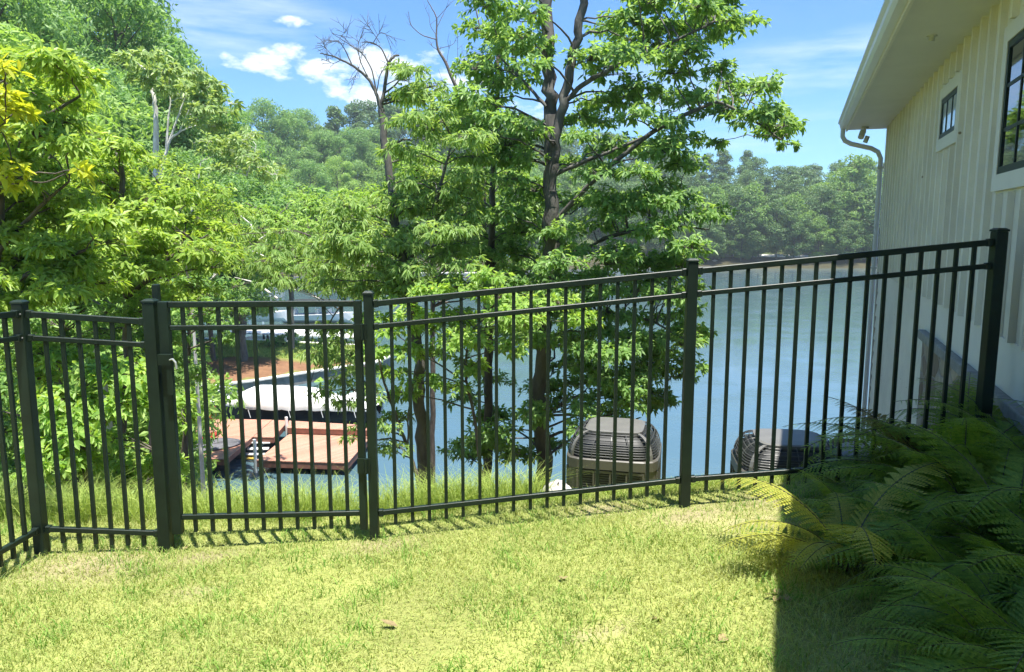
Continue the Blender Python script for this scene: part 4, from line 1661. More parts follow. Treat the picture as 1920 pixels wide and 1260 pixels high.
# ---- second trunk, darker, left of it
pads = fill([(840, 330), (1000, 330), (1010, 520), (830, 530)], 18, 42, rsA) + fill([(850, 540), (1000, 560), (1000, 640), (850, 640)], 5, 38, rsA) + fill([(860, 700), (960, 690), (960, 800), (900, 880), (860, 860)], 5, 34, rsA)
pads += fill([(895, 200), (975, 200), (985, 330), (890, 330)], 6, 36, rsA)
near_tree('oak_tree', 'slender dark trunked oak immediately left of the forked trunk', 'tree',
          [([(914, 905, 12), (917, 760, 12), (919, 600, 12), (922, 450, 12), (925, 330, 12), (930, 200, 12), (935, 60, 12.1)], .085, .03)],
          pads, 12, 1.0, 5, 'leaf_oak', 'bark', L=.15, Wd=.055, sprigs=28, droop=.5)
# ---- bright foliage clumps low in front of it
pads = [(850, 600, 40), (800, 620, 45), (860, 640, 42), (810, 670, 45), (880, 690, 38), (760, 660, 36), (790, 720, 36), (950, 590, 44), (980, 570, 34), (930, 560, 36), (965, 610, 30), (740, 700, 30), (850, 730, 30), (735, 620, 30), (1000, 600, 26), (700, 600, 30), (770, 590, 34), (900, 640, 34), (920, 520, 34), (860, 540, 36), (1050, 570, 34), (1090, 600, 32), (960, 660, 34), (820, 600, 34), (700, 660, 30), (760, 740, 28), (800, 550, 34), (740, 560, 32)]
near_tree('young_oak', 'young oak with bright sunlit yellow green leaves low between the two oak trunks', 'tree',
          [([(905, 910, 9.4), (890, 780, 9.4), (870, 700, 9.4), (880, 620, 9.4), (930, 580, 9.4)], .03, .008), ([(878, 720, 9.4), (820, 680, 9.4), (780, 660, 9.4)], .014, .006)],
          pads, 9.3, .5, 6, 'leaf_bush', 'bark', L=.14, Wd=.05, sprigs=26, droop=.4)
# ---- leaning tree with bare top
bare = [([(797, 908, 10), (790, 800, 10), (786, 700, 10), (778, 600, 10), (760, 500, 10.1), (740, 420, 10.2), (728, 310, 10.3), (714, 205, 10.4)], .095, .045),
        ([(714, 205, 10.4), (706, 175, 10.4), (690, 145, 10.4), (660, 122, 10.4), (625, 105, 10.4), (600, 100, 10.4)], .03, .006),
        ([(714, 205, 10.4), (722, 160, 10.4), (728, 118, 10.4), (738, 106, 10.4), (748, 104, 10.4)], .028, .012),
        ([(728, 118, 10.4), (716, 90, 10.4), (700, 80, 10.4), (680, 79, 10.4)], .012, .004),
        ([(706, 175, 10.4), (698, 130, 10.4), (680, 100, 10.4), (650, 80, 10.4), (622, 62, 10.4)], .012, .003),
        ([(660, 122, 10.4), (648, 95, 10.4), (636, 76, 10.4), (612, 80, 10.4)], .010, .003),
        ([(690, 145, 10.4), (675, 115, 10.3), (670, 85, 10.3), (682, 56, 10.3)], .009, .003),
        ([(700, 80, 10.4), (712, 60, 10.4), (732, 68, 10.4)], .006, .002),
        ([(712, 80, 10.4), (700, 62, 10.4), (688, 46, 10.4)], .005, .002),
        ([(722, 160, 10.4), (745, 148, 10.4), (762, 152, 10.4)], .009, .003),
        ([(625, 105, 10.4), (612, 92, 10.4), (605, 78, 10.4)], .005, .002),
        ([(640, 112, 10.4), (625, 120, 10.4), (608, 112, 10.4)], .005, .002),
        ([(680, 100, 10.4), (672, 130, 10.4), (660, 160, 10.4)], .004, .002),
        ([(706, 175, 10.4), (712, 140, 10.3), (730, 112, 10.2)], .008, .003),
        ([(622, 62, 10.4), (640, 68, 10.4), (652, 56, 10.4)], .004, .002),
        ([(760, 500, 10.1), (800, 430, 10), (830, 330, 9.9), (850, 260, 9.9)], .035, .012),
        ([(740, 420, 10.2), (690, 400, 10.2), (640, 410, 10.1)], .02, .008)]
pads = [(745, 125, 16), (775, 135, 28), (800, 165, 34), (770, 190, 22), (745, 180, 16)] + fill([(740, 190), (820, 160), (890, 200), (900, 330), (860, 440), (780, 420), (740, 300)], 22, 34, rsA) + fill([(610, 400), (690, 380), (760, 340), (860, 340), (880, 520), (760, 560), (600, 540)], 38, 36, rsA)
near_tree('leaning_tree', 'leaning grey tree with a bare twiggy top left of centre', 'tree', bare, pads, 10.3, 1.0, 8, 'leaf_slim', 'bark_grey', L=.17, Wd=.036, sprigs=26, droop=.8, droopy=.2, bare_twigs=9)
# ---- leaning stems by the shore
near_tree('shore_sapling', 'dark forked sapling leaning left beside the leaning grey tree', 'tree',
          [([(786, 905, 9.2), (772, 860, 9.2), (750, 800, 9.2), (735, 760, 9.2), (715, 700, 9.2), (705, 640, 9.2)], .035, .012), ([(765, 850, 9.2), (765, 780, 9.2), (775, 720, 9.2)], .015, .008)],
          fill([(690, 740), (760, 740), (770, 860), (720, 850), (690, 800)], 7, 26, rsA) + fill([(600, 800), (680, 800), (680, 840), (610, 850)], 2, 18, rsA), 9.2, .4, 9, 'leaf_slim', 'bark', L=.12, Wd=.035, sprigs=16, droop=.7)
near_tree('willow_oak', 'narrow leaved tree whose drooping branches hang in front of the lawn point', 'tree',
          [([(706, 1000, 12), (700, 760, 12), (690, 600, 12), (668, 440, 12)], .06, .02), ([(650, 500, 12), (600, 480, 12), (520, 520, 12)], .02, .006), ([(648, 560, 12), (620, 600, 12), (600, 650, 12), (580, 730, 12)], .015, .005), ([(650, 480, 12), (560, 430, 12), (450, 440, 12)], .02, .005)],
          fill([(590, 620), (690, 600), (690, 730), (640, 770), (590, 740)], 13, 32, rsA) + fill([(450, 420), (600, 440), (690, 500), (690, 545), (560, 545), (500, 520), (440, 500)], 24, 32, rsA) + fill([(540, 480), (700, 500), (700, 560), (600, 540)], 5, 32, rsA), 12, .8, 10, 'leaf_slim', 'bark', L=.19, Wd=.036, sprigs=20, droop=1.1, droopy=.35)
near_tree('slope_tree', 'light green tree down the bank above the gate, left of the leaning tree', 'tree',
          [([(705, 930, 18), (700, 760, 18), (690, 620, 18), (640, 500, 18), (600, 420, 18)], .09, .03), ([(630, 450, 18), (500, 400, 18), (460, 380, 18)], .03, .01)],
          fill([(430, 370), (500, 400), (560, 360), (620, 390), (700, 350), (720, 470), (560, 490), (430, 450)], 30, 34, rsA), 18, 1.6, 61, 'leaf_mid_light', 'bark', L=.19, Wd=.06, sprigs=34, droop=.6)
near_tree('slope_tree', 'light green tree down the bank right behind the two oak trunks', 'tree',
          [([(810, 930, 17), (812, 700, 17), (810, 450, 17), (830, 340, 17)], .09, .03), ([(811, 480, 17), (720, 440, 17), (680, 430, 17)], .03, .01), ([(811, 520, 17), (900, 460, 17), (980, 440, 17)], .03, .01)],
          fill([(690, 280), (900, 260), (1010, 340), (1010, 560), (840, 560), (690, 540)], 44, 32, rsA), 17, 1.6, 62, 'leaf_mid_light', 'bark', L=.18, Wd=.06, sprigs=34, droop=.6)
# ---- dead dark tree top
dk = [([(905, 300, 13), (885, 200, 13), (853, 160, 13), (835, 115, 13), (820, 92, 13), (818, 68, 13), (820, 34, 13), (801, 0, 13)], .04, .006),
      ([(818, 74, 13), (790, 66, 13), (770, 48, 13), (766, 22, 13)], .010, .003), ([(820, 50, 13), (838, 12, 13)], .006, .002), ([(818, 66, 13), (806, 48, 13), (804, 16, 13)], .006, .002),
      ([(820, 92, 13), (850, 84, 13), (856, 70, 13)], .005, .002), ([(820, 94, 13), (800, 78, 13)], .005, .002), ([(820, 34, 13), (836, 16, 13), (842, 8, 13)], .005, .002),
      ([(853, 160, 13), (858, 120, 13), (858, 70, 13)], .007, .002), ([(885, 200, 13), (900, 155, 13), (880, 135, 13), (866, 96, 13)], .009, .003), ([(900, 155, 13), (905, 100, 13), (870, 95, 13)], .006, .002),
      ([(853, 160, 13), (832, 158, 13), (822, 130, 13)], .005, .002), ([(838, 118, 13), (840, 100, 13), (843, 88, 13)], .004, .002), ([(870, 130, 13), (878, 122, 13), (885, 110, 13)], .004, .002),
      ([(902, 60, 13), (893, 20, 13), (885, -20, 13)], .012, .01)]
near_tree('dead_tree', 'dead dark tree with thin bare forked twigs against the clouds', 'tree', [([(914, 905, 13), (912, 600, 13), (905, 300, 13)], .06, .04)] + dk, fill([(800, 200), (900, 190), (900, 260), (800, 260)], 4, 30, rsA), 13, .4, 14, 'leaf_mid_light', 'bark_dead', L=.14, Wd=.05, sprigs=24, bare_twigs=2)

# ---- left side, nearest: yellow leaves at the edge of the picture
near_tree('young_hickory', 'sunlit yellow leaved branch nearest the camera at the left edge', 'tree',
          [([(-330, 1100, 4.4), (-260, 500, 4.5), (-180, 250, 4.6)], .05, .02), ([(-240, 420, 4.5), (-100, 300, 4.5), (10, 230, 4.5)], .014, .005), ([(-230, 380, 4.5), (-80, 200, 4.5), (10, 150, 4.5)], .012, .005), ([(-240, 440, 4.5), (-100, 380, 4.6), (20, 330, 4.6), (80, 345, 4.6), (125, 325, 4.6)], .010, .003)],
          [(10, 140, 34), (30, 210, 26), (5, 250, 22), (15, 330, 34), (35, 345, 16), (148, 318, 9), (-60, 200, 60), (-60, 300, 50), (0, 180, 24)], 4.5, .12, 21, 'leaf_yellow', 'bark', L=.115, Wd=.042, sprigs=13, k=5, droop=.35, tw=.002)
near_tree('hickory_tree', 'broad leaved hickory filling the left edge above the fence corner', 'tree',
          [([(-60, 900, 7.4), (-20, 600, 7.4), (0, 400, 7.4), (25, 250, 7.5)], .08, .02), ([(-10, 480, 7.4), (60, 400, 7.3), (130, 340, 7.3)], .03, .01), ([(10, 300, 7.4), (80, 220, 7.3), (150, 180, 7.3)], .03, .01), ([(-15, 560, 7.4), (70, 500, 7.3), (160, 470, 7.3)], .03, .01)],
          fill([(-80, 90), (90, 100), (140, 130), (110, 200), (60, 330), (-80, 360)], 16, 50, rsA) + fill([(-80, 330), (140, 330), (200, 430), (190, 560), (-80, 580)], 30, 48, rsA) + fill([(60, 180), (140, 200), (120, 330), (50, 330)], 5, 44, rsA), 7.4, .7, 22, 'leaf_left', 'bark', L=.145, Wd=.048, sprigs=30, droop=.45)
near_tree('hickory_tree', 'leafy hickory behind the corner post with bright whorled leaves', 'tree',
          [([(220, 920, 9.4), (240, 700, 9.4), (235, 500, 9.4), (225, 300, 9.5)], .07, .03), ([(238, 560, 9.4), (320, 480, 9.3), (390, 440, 9.2)], .03, .01), ([(235, 500, 9.4), (170, 430, 9.3), (110, 400, 9.3)], .03, .01)],
          fill([(140, 240), (240, 250), (260, 340), (180, 380), (130, 340)], 9, 46, rsA) + fill([(120, 350), (330, 360), (420, 440), (425, 530), (330, 570), (120, 570)], 34, 44, rsA), 9.4, 1.0, 23, 'leaf_left', 'bark', L=.15, Wd=.048, sprigs=30, droop=.5)
near_tree('leafy_shrub', 'big leaved bright shrub seen through the fence left of the gate', 'shrub',
          [([(160, 930, 7.0), (170, 800, 7.0), (150, 690, 7.0)], .025, .01), ([(170, 830, 7.0), (220, 760, 7.0), (250, 700, 7)], .018, .008)],
          fill([(70, 660), (200, 680), (290, 700), (290, 740), (240, 760), (150, 790), (60, 800)], 14, 40, rsA) + fill([(60, 800), (150, 790), (200, 820), (130, 900), (60, 880)], 8, 36, rsA), 7.0, .5, 24, 'leaf_bush', 'bark', L=.15, Wd=.062, sprigs=22, droop=.4)
near_tree('leafy_shrub', 'bright shrub below the gate latch beside the red kayak', 'shrub',
          [([(330, 950, 8.0), (340, 850, 8.0), (350, 780, 8.0)], .02, .008), ([(335, 900, 8.0), (290, 840, 8.0), (240, 820, 8)], .015, .006)],
          fill([(312, 740), (350, 748), (352, 800), (330, 805), (312, 790)], 6, 22, rsA) + fill([(180, 815), (290, 865), (345, 882), (340, 910), (250, 915), (180, 870)], 11, 34, rsA), 8.0, .4, 25, 'leaf_bush', 'bark', L=.14, Wd=.058, sprigs=20, droop=.5)
near_tree('thicket_tree', 'shaded small tree behind the fence corner above the big leaved shrub', 'tree',
          [([(110, 920, 9.8), (110, 760, 9.8), (120, 620, 9.8)], .05, .02)],
          fill([(-80, 560), (290, 560), (300, 680), (200, 700), (-80, 720)], 26, 44, rsA) + fill([(-80, 700), (70, 700), (70, 900), (-80, 920)], 14, 44, rsA), 9.8, 1.0, 26, 'leaf_oak', 'bark', L=.14, Wd=.05, sprigs=30, droop=.5)
near_tree('thicket_tree', 'dark leafy small tree seen through the left bars of the gate', 'tree',
          [([(345, 930, 13), (350, 760, 13), (355, 600, 13), (350, 480, 13)], .06, .02)],
          fill([(300, 540), (440, 520), (440, 640), (360, 700), (300, 700)], 16, 36, rsA) + fill([(300, 690), (380, 700), (350, 740), (300, 740)], 4, 28, rsA), 13, .8, 27, 'leaf_oak', 'bark', L=.14, Wd=.05, sprigs=26, droop=.5)
near_tree('hickory_tree', 'leafy hickory left of the gate whose branches hang over the cove', 'tree',
          [([(280, 900, 15), (300, 600, 15), (330, 400, 15)], .09, .04), ([(315, 500, 15), (400, 430, 15), (450, 420, 15)], .03, .01)],
          fill([(260, 300), (400, 330), (460, 420), (420, 520), (300, 520), (250, 420)], 24, 36, rsA), 15, 1.3, 28, 'leaf_left', 'bark', L=.17, Wd=.055, sprigs=26, droop=.5)
# pale broken trunk and bare branches
q = Q()
q.tube([at(196, 730, 10), at(190, 690, 10), at(180, 660, 10), at(172, 632, 10)], [.045, .045, .035, .02], 8)
q.tube([at(174, 640, 10), at(166, 626, 10), at(158, 620, 10)], [.015, .012, .006], 5)
b0 = at(196, 730, 10)
q.tube([(b0.x + .1, 10, land1(b0.x, 10) - .1), tuple(b0)], [.05, .045], 8)
tag(obj('broken_trunk', q, 'bark_pale', loc=(b0.x, 10, land1(b0.x, 10)), smooth=True), 'pale broken bare trunk leaning behind the fence corner', 'dead trunk')
q = Q()
for pts in ([(400, 520), (440, 480), (500, 440), (560, 425)], [(440, 480), (470, 470), (520, 490)], [(360, 560), (400, 520), (418, 470), (445, 440)], [(480, 452), (470, 420), (440, 395)], [(520, 560), (480, 530), (440, 520)], [(600, 560), (560, 545), (500, 530)]):
    n = len(pts)
    q.tube([tuple(at(x, y, 17)) for x, y in pts], np.linspace(.03, .008, n), 5)
b0 = at(360, 560, 17)
q.tube([(b0.x, 17, land1(b0.x, 17) - .1), tuple(b0)], [.06, .03], 6)
tag(obj('bare_branches', q, 'bark_pale', loc=(b0.x, 17, land1(b0.x, 17)), smooth=True), 'thin pale bare tree leaning over the cove above the gate', 'dead tree')


# ------------------------------------------------------------------ whole trees for the middle and far distance
def kind_tree(seed, H, Rr, base, nl, lpl, ls, leaf, bark, shape='round', tr=.22, lr=.30):
    rs = np.random.default_rng(seed)
    qb = Q()
    z = np.linspace(-.6, H * .9, 9)
    wob = np.cumsum(rs.normal(size=(9, 2)) * .012 * H, 0) * .5
    wob -= wob[0]
    tk = np.stack([wob[:, 0], wob[:, 1], z], 1)
    qb.tube(tk, np.linspace(tr, tr * .25, 9), 7)
    pos, nor = [], []
    for i in range(nl):
        f = (i + rs.uniform(0, 1)) / nl
        zz = base + (H - base) * f
        if shape == 'round':
            env = math.sin(math.pi * (.12 + .80 * f)) ** .7
        elif shape == 'tall':
            env = (1 - f) ** .45 * (.35 + .65 * min(1, f * 4 + .3))
        else:
            env = math.sin(math.pi * (.25 + .7 * f)) ** .8
        r = Rr * env * rs.uniform(.25, 1.0) ** .55
        a = rs.uniform(0, 2 * math.pi)
        tx = np.interp(zz * .92, z, wob[:, 0])
        ty = np.interp(zz * .92, z, wob[:, 1])
        c = np.array([tx + r * math.cos(a), ty + r * math.sin(a), zz])
        z0 = max(base * .7, zz - r * .7)
        s0 = np.array([np.interp(z0, z, wob[:, 0]), np.interp(z0, z, wob[:, 1]), z0])
        qb.tube([s0, (s0 + c) / 2 + np.array([0, 0, -.03 * H * 0]), c], [tr * .28, tr * .16, tr * .06], 4)
        rl = Rr * lr * rs.uniform(.7, 1.35)
        n = int(lpl * rs.uniform(.7, 1.3))
        u = unit(rs.normal(size=(n, 3)) + np.array([0, 0, .45]))
        rad = rs.uniform(.15, 1, n) ** .45
        p = c + u * rad[:, None] * rl * np.array([1.1, 1.1, .72])
        pos.append(p)
        nor.append(unit(u + rs.normal(size=(n, 3)) * .75 + np.array([0, 0, .35])))
    P_ = np.vstack(pos)
    Nn = np.vstack(nor)
    m_ = len(P_)
    a = unit(np.cross(Nn, unit(rs.normal(size=(m_, 3)))))
    b = np.cross(Nn, a)
    s = (ls * rs.uniform(.55, 1.3, m_))[:, None]
    bend = Nn * s * .18
    v = np.stack([P_ - a * s, P_ - b * s * .42 - bend, P_ + a * s, P_ + b * s * .42 - bend], 1).reshape(-1, 3)
    f = np.arange(m_ * 4).reshape(-1, 4)
    mb = mesh_np('trunk', *qb.get(), smooth=True)
    mb.materials.append(MT[bark])
    mc = mesh_np('crown', v, f)
    mc.materials.append(MT[leaf])
    return mb, mc, H


KINDS = {}


def getkind(k):
    if k in KINDS:
        return KINDS[k]
    spec = {
        'mid1': (31, 18, 5.2, 4, 64, 360, .17, 'leaf_mid', 'bark', 'round', .22, .24),
        'mid2': (32, 18, 4.6, 3, 64, 360, .16, 'leaf_mid_light', 'bark', 'round', .22, .24),
        'mid3': (33, 20, 4.2, 5, 70, 320, .17, 'leaf_mid', 'bark', 'tall'),
        'midp': (34, 20, 3.6, 9, 44, 380, .14, 'leaf_pine', 'bark', 'top', .2, .34),
        'low': (35, 7, 4.0, .6, 46, 300, .13, 'leaf_mid_light', 'bark', 'round', .1),
        'far1': (41, 19, 5.5, 2.5, 60, 130, .34, 'leaf_far', 'bark', 'round'),
        'far2': (42, 18, 5.0, 2.5, 60, 130, .33, 'leaf_far_light', 'bark', 'round'),
        'far3': (43, 22, 4.2, 3, 60, 120, .34, 'leaf_far', 'bark', 'tall'),
        'farp': (44, 24, 3.8, 11, 40, 150, .30, 'leaf_pine', 'bark', 'top', .22, .34),
        'farlow': (45, 7, 4.2, .4, 34, 120, .30, 'leaf_far_light', 'bark', 'round', .1),
        'sparse': (46, 16, 4.6, 6, 40, 110, .15, 'leaf_sparse', 'bark_pale', 'round', .20, .26),
    }[k]
    KINDS[k] = kind_tree(*spec)
    return KINDS[k]


def put_tree(kind, x, y, ztop, label, group, name=None, rs=rsA, wide=1.0, hmin=5, hmax=40):
    mb, mc, H = getkind(kind)
    z = land1(x, y)
    h = min(max(ztop - z, hmin), hmax)
    s = h / H
    nm = name or {'midp': 'pine_tree', 'farp': 'pine_tree', 'low': 'shore_bush', 'farlow': 'shore_bush'}.get(kind, 'broadleaf_tree')
    r = thing(nm, label, 'bush' if 'low' in kind else 'tree', (x, y, z), group)
    r.rotation_euler = (0, 0, rs.uniform(0, 6.28))
    sw_ = s ** .6 * wide
    r.scale = (sw_ * rs.uniform(.9, 1.15), sw_ * rs.uniform(.9, 1.15), s)
    for n_, m_ in (('trunk', mb), ('crown', mc)):
        o = bpy.data.objects.new(n_, m_)
        COL.objects.link(o)
        o.parent = r
    return r


rsT = np.random.default_rng(5)


def row(px0, px1, step, top, depth, kinds, label, group, jit=.06, wide=1.0, jy=8):
    """trees along a line of sight span; top(px) is the crown top in the photo, depth(px) the distance"""
    x = px0
    tx = [t_[0] for t_ in top]
    ty = [t_[1] for t_ in top]
    dx = [t_[0] for t_ in depth]
    dy = [t_[1] for t_ in depth]
    while x <= px1:
        xx = x + rsT.uniform(-.3, .3) * step
        Y = np.interp(xx, dx, dy) * (1 + rsT.uniform(-jit, jit))
        yt = np.interp(xx, tx, ty) + rsT.uniform(-jy, jy)
        p = at(xx, yt, Y)
        if float(water_dist(np.array([p.x]), np.array([Y]))[0]) > .8:
            k = kinds[rsT.integers(len(kinds))]
            low = 'low' in k
            mx_ = 9 if low else 34
            lab = label
            if k in ('midp', 'farp'):
                lab = label.replace('broadleaf tree', 'pine tree')
            put_tree(k, p.x, Y, p.z, lab, group, rs=rsT, wide=wide, hmin=3 if low else 7, hmax=mx_)
        x += step


# hillside on the left, back to front
row(-40, 300, 75, [(-40, -80), (150, -70), (240, 10), (300, 70)], [(-40, 42), (300, 60)], ['mid1', 'mid3'], 'tall broadleaf tree at the top left against the sky', 'tall trees on the left skyline')
row(285, 420, 42, [(285, 85), (300, 75), (375, 85), (420, 140)], [(285, 66), (420, 80)], ['mid1', 'midp'], 'round topped broadleaf tree on the left skyline', 'round topped trees on the left skyline')
row(430, 600, 34, [(430, 170), (470, 188), (520, 208), (560, 218), (600, 240)], [(430, 98), (470, 120), (500, 180), (600, 215)], ['mid1', 'mid3', 'mid1'], 'dark broadleaf tree where the left skyline slopes down', 'trees along the sloping left skyline')
row(-40, 260, 60, [(-40, 60), (100, 120), (260, 180)], [(-40, 28), (260, 38)], ['mid1', 'mid2', 'mid3'], 'broadleaf tree on the left hillside in front of the skyline', 'trees on the left hillside')
row(150, 460, 50, [(150, 150), (300, 170), (460, 230)], [(150, 44), (460, 66)], ['mid1', 'mid2', 'mid3'], 'broadleaf tree on the left hillside in front of the skyline', 'trees on the left hillside')
row(120, 460, 52, [(120, 240), (300, 260), (460, 330)], [(120, 30), (300, 38), (460, 60)], ['mid2', 'mid2', 'mid1'], 'light green broadleaf tree low on the left hillside', 'light green trees low on the left hillside')
row(60, 330, 60, [(60, 300), (330, 380)], [(60, 22), (330, 34)], ['mid2', 'low', 'mid1'], 'light green broadleaf tree low on the left hillside', 'light green trees low on the left hillside', jit=.03)
row(-60, 380, 40, [(-60, 560), (200, 640), (380, 690)], [(-60, 20), (200, 26), (300, 40), (380, 46)], ['low', 'low'], 'low green bush on the left bank behind the fence corner', 'bushes on the left bank', jit=.03)
# far side of the cove
row(400, 700, 30, [(400, 250), (560, 262), (700, 250)], [(400, 172), (700, 205)], ['mid1', 'mid2', 'mid3', 'far2'], 'hazy broadleaf tree on the hill across the cove', 'trees on the hill across the cove')
row(600, 1010, 30, [(600, 235), (640, 195), (690, 182), (740, 195), (850, 215), (1010, 232)], [(600, 215), (1010, 235)], ['far1', 'far3', 'farp'], 'hazy broadleaf tree on the skyline behind the leaning tree', 'trees on the central skyline')
row(400, 1000, 30, [(400, 310), (560, 315), (760, 300), (1000, 310)], [(400, 166), (560, 174), (700, 188), (1000, 202)], ['mid2', 'mid1', 'far2'], 'broadleaf tree halfway down the far hill', 'trees halfway down the far hill')
row(420, 1020, 26, [(420, 380), (560, 380), (760, 370), (1020, 380)], [(420, 161), (560, 168), (700, 179), (1020, 192)], ['mid2', 'far2', 'mid1'], 'broadleaf tree standing along the far waterline of the cove', 'trees along the far waterline of the cove', jit=.01)
row(420, 460, 20, [(420, 450), (470, 455)], [(420, 157), (1020, 188)], ['farlow'], 'low bush at the far waterline of the cove', 'bushes along the far waterline', jit=.01)
row(545, 1020, 22, [(530, 465), (1020, 465)], [(420, 157), (560, 166), (700, 177), (1020, 189)], ['farlow'], 'low bush at the far waterline of the cove', 'bushes along the far waterline', jit=.01)
# right far shore
sk = [(1000, 225), (1100, 250), (1200, 262), (1300, 290), (1400, 286), (1440, 300), (1460, 318), (1500, 312), (1560, 304), (1640, 312), (1700, 315)]
row(1000, 1700, 30, sk, [(1000, 255), (1700, 255)], ['far1', 'far3', 'farp'], 'hazy broadleaf tree on the right skyline across the lake', 'trees on the right skyline across the lake', jy=5)
row(1000, 1700, 36, [(1000, 290), (1300, 322), (1700, 345)], [(1000, 232), (1700, 236)], ['far1', 'farp', 'far3'], 'dark broadleaf tree in the middle of the far right wood', 'trees in the middle of the far right wood', jy=6)
row(1000, 1700, 38, [(1000, 330), (1320, 348), (1460, 362), (1600, 350), (1700, 360)], [(1000, 200), (1300, 198), (1700, 202)], ['far1', 'far2', 'far1'], 'rounded broadleaf tree at the front of the far right wood', 'trees at the front of the far right wood', jit=.02, jy=10)
row(1240, 1700, 50, [(1240, 405), (1700, 408)], [(1240, 194), (1700, 197)], ['far2', 'far1'], 'small broadleaf tree near the far seawall', 'small trees near the far seawall', jit=.01, jy=12)
for px, py, Y in ((1375, 378, 199), (1495, 345, 206), (1520, 420, 198)):
    p = at(px, py, Y)
p = at(1375, 350, 203)
put_tree('far1', p.x, 203, p.z, 'broad rounded dark tree on the far shore left of the bright one', None, rs=rsT, wide=1.35)
p = at(1600, 298, 205)
put_tree('far2', p.x, 205, p.z, 'tall bright green tree on the far shore next to the house corner', None, rs=rsT, wide=1.35)
for px, yy in ((1345, 440), (1400, 455), (1620, 435), (1575, 452), (1280, 450)):
    p = at(px, yy, 196)
    put_tree('farlow', p.x, 198, p.z, 'low pale bush on the far right shore', 'low bushes on the far right shore', rs=rsT, hmin=3, hmax=8)
# path along the far right shore
pp = [at(1490, 470, 213), at(1660, 468, 213)]
q = Q()
zz = max(land1(a_.x, 205) for a_ in pp) + .3
n_ = 14
ring_ = []
for i in range(n_):
    x_ = pp[0].x - 40 + (pp[1].x - pp[0].x + 60) * i / (n_ - 1)
    ring_.append([(x_, 201.0, land1(x_, 201) + .05), (x_, 204.5, land1(x_, 204.5) + .08)])
q.loft(ring_)
tag(obj('path', q, 'concrete_pale', loc=(pp[0].x, 203, zz)), 'pale strip of path in the sun along the far right shore', None, kind='structure')

# pale sparse tree on the left hill with white trunk
p = at(297, 95, 24)
sp_l = [([(293, 420, 24), (293, 340, 24), (292, 260, 24), (292, 200, 24), (284, 165, 24), (272, 130, 24)], .14, .03),
        ([(294, 350, 24), (310, 290, 24), (318, 260, 24), (340, 245, 24), (352, 240, 24)], .06, .015), ([(312, 280, 24), (316, 220, 24), (320, 190, 24), (316, 165, 24)], .04, .012), ([(318, 262, 24), (335, 215, 24), (344, 190, 24), (352, 175, 24)], .035, .01),
        ([(292, 200, 24), (290, 170, 24), (296, 130, 24)], .03, .008), ([(335, 250, 24), (365, 180, 24), (395, 160, 24)], .02, .006)]
near_tree('sycamore_tree', 'sparse tree with a forked white trunk rising from the left hillside', 'tree', sp_l,
          fill([(225, 110), (330, 90), (400, 150), (440, 200), (400, 260), (340, 210), (290, 180), (240, 150)], 26, 20, rsA, .9), 24, 1.2, 29, 'leaf_sparse', 'bark_pale', L=.24, Wd=.09, sprigs=34, droop=.5, tw=.006)
near_tree('pale_stemmed_tree', 'thin white stem of a small tree in front of the sloping left skyline', 'tree',
          [([(350, 430, 28), (372, 345, 28), (376, 305, 28)], .05, .02), ([(462, 330, 28), (475, 295, 28), (480, 272, 28)], .03, .015)], fill([(380, 260), (500, 240), (520, 330), (400, 340)], 12, 24, rsA), 28, 1, 30, 'leaf_sparse', 'bark_pale', L=.26, Wd=.09, sprigs=30, tw=.006)


# trees on the lawn point: trunks seen through the gate
def point_tree(name, label, px, yb, yt, Y, r, pads_, seed, leaf='leaf_mid'):
    p = onz(px, yb, 1.6)
    near_tree(name, label, 'tree', [([(px, yb, Y), (px - 1, (yb * .6 + yt * .4), Y), (px + 2, yt, Y)], r, r * .6)], pads_, Y, 1.6, seed, leaf, 'bark_grey', L=.42, Wd=.16, sprigs=44, droop=.5, tw=.012)


point_tree('point_oak', 'thick grey trunked tree on the pine straw at the left of the lawn point', 455, 704, 430, 50, .32, fill([(400, 380), (520, 380), (540, 470), (480, 560), (400, 600), (380, 480)], 16, 30, rsA), 51)
point_tree('point_oak', 'straight grey trunked tree in the middle of the lawn point', 547, 700, 430, 54, .24, fill([(480, 360), (640, 360), (640, 460), (520, 480)], 12, 28, rsA), 52)
near_tree('small_shrub', 'small rounded dark shrub on the lawn point beside the straight trunk', 'shrub',
          [([(523, 682, 56), (524, 655, 56)], .06, .03)], fill([(505, 630), (550, 628), (552, 655), (506, 655)], 7, 14, rsA), 56, .6, 53, 'leaf_mid', 'bark', L=.26, Wd=.12, sprigs=110, tw=.01)

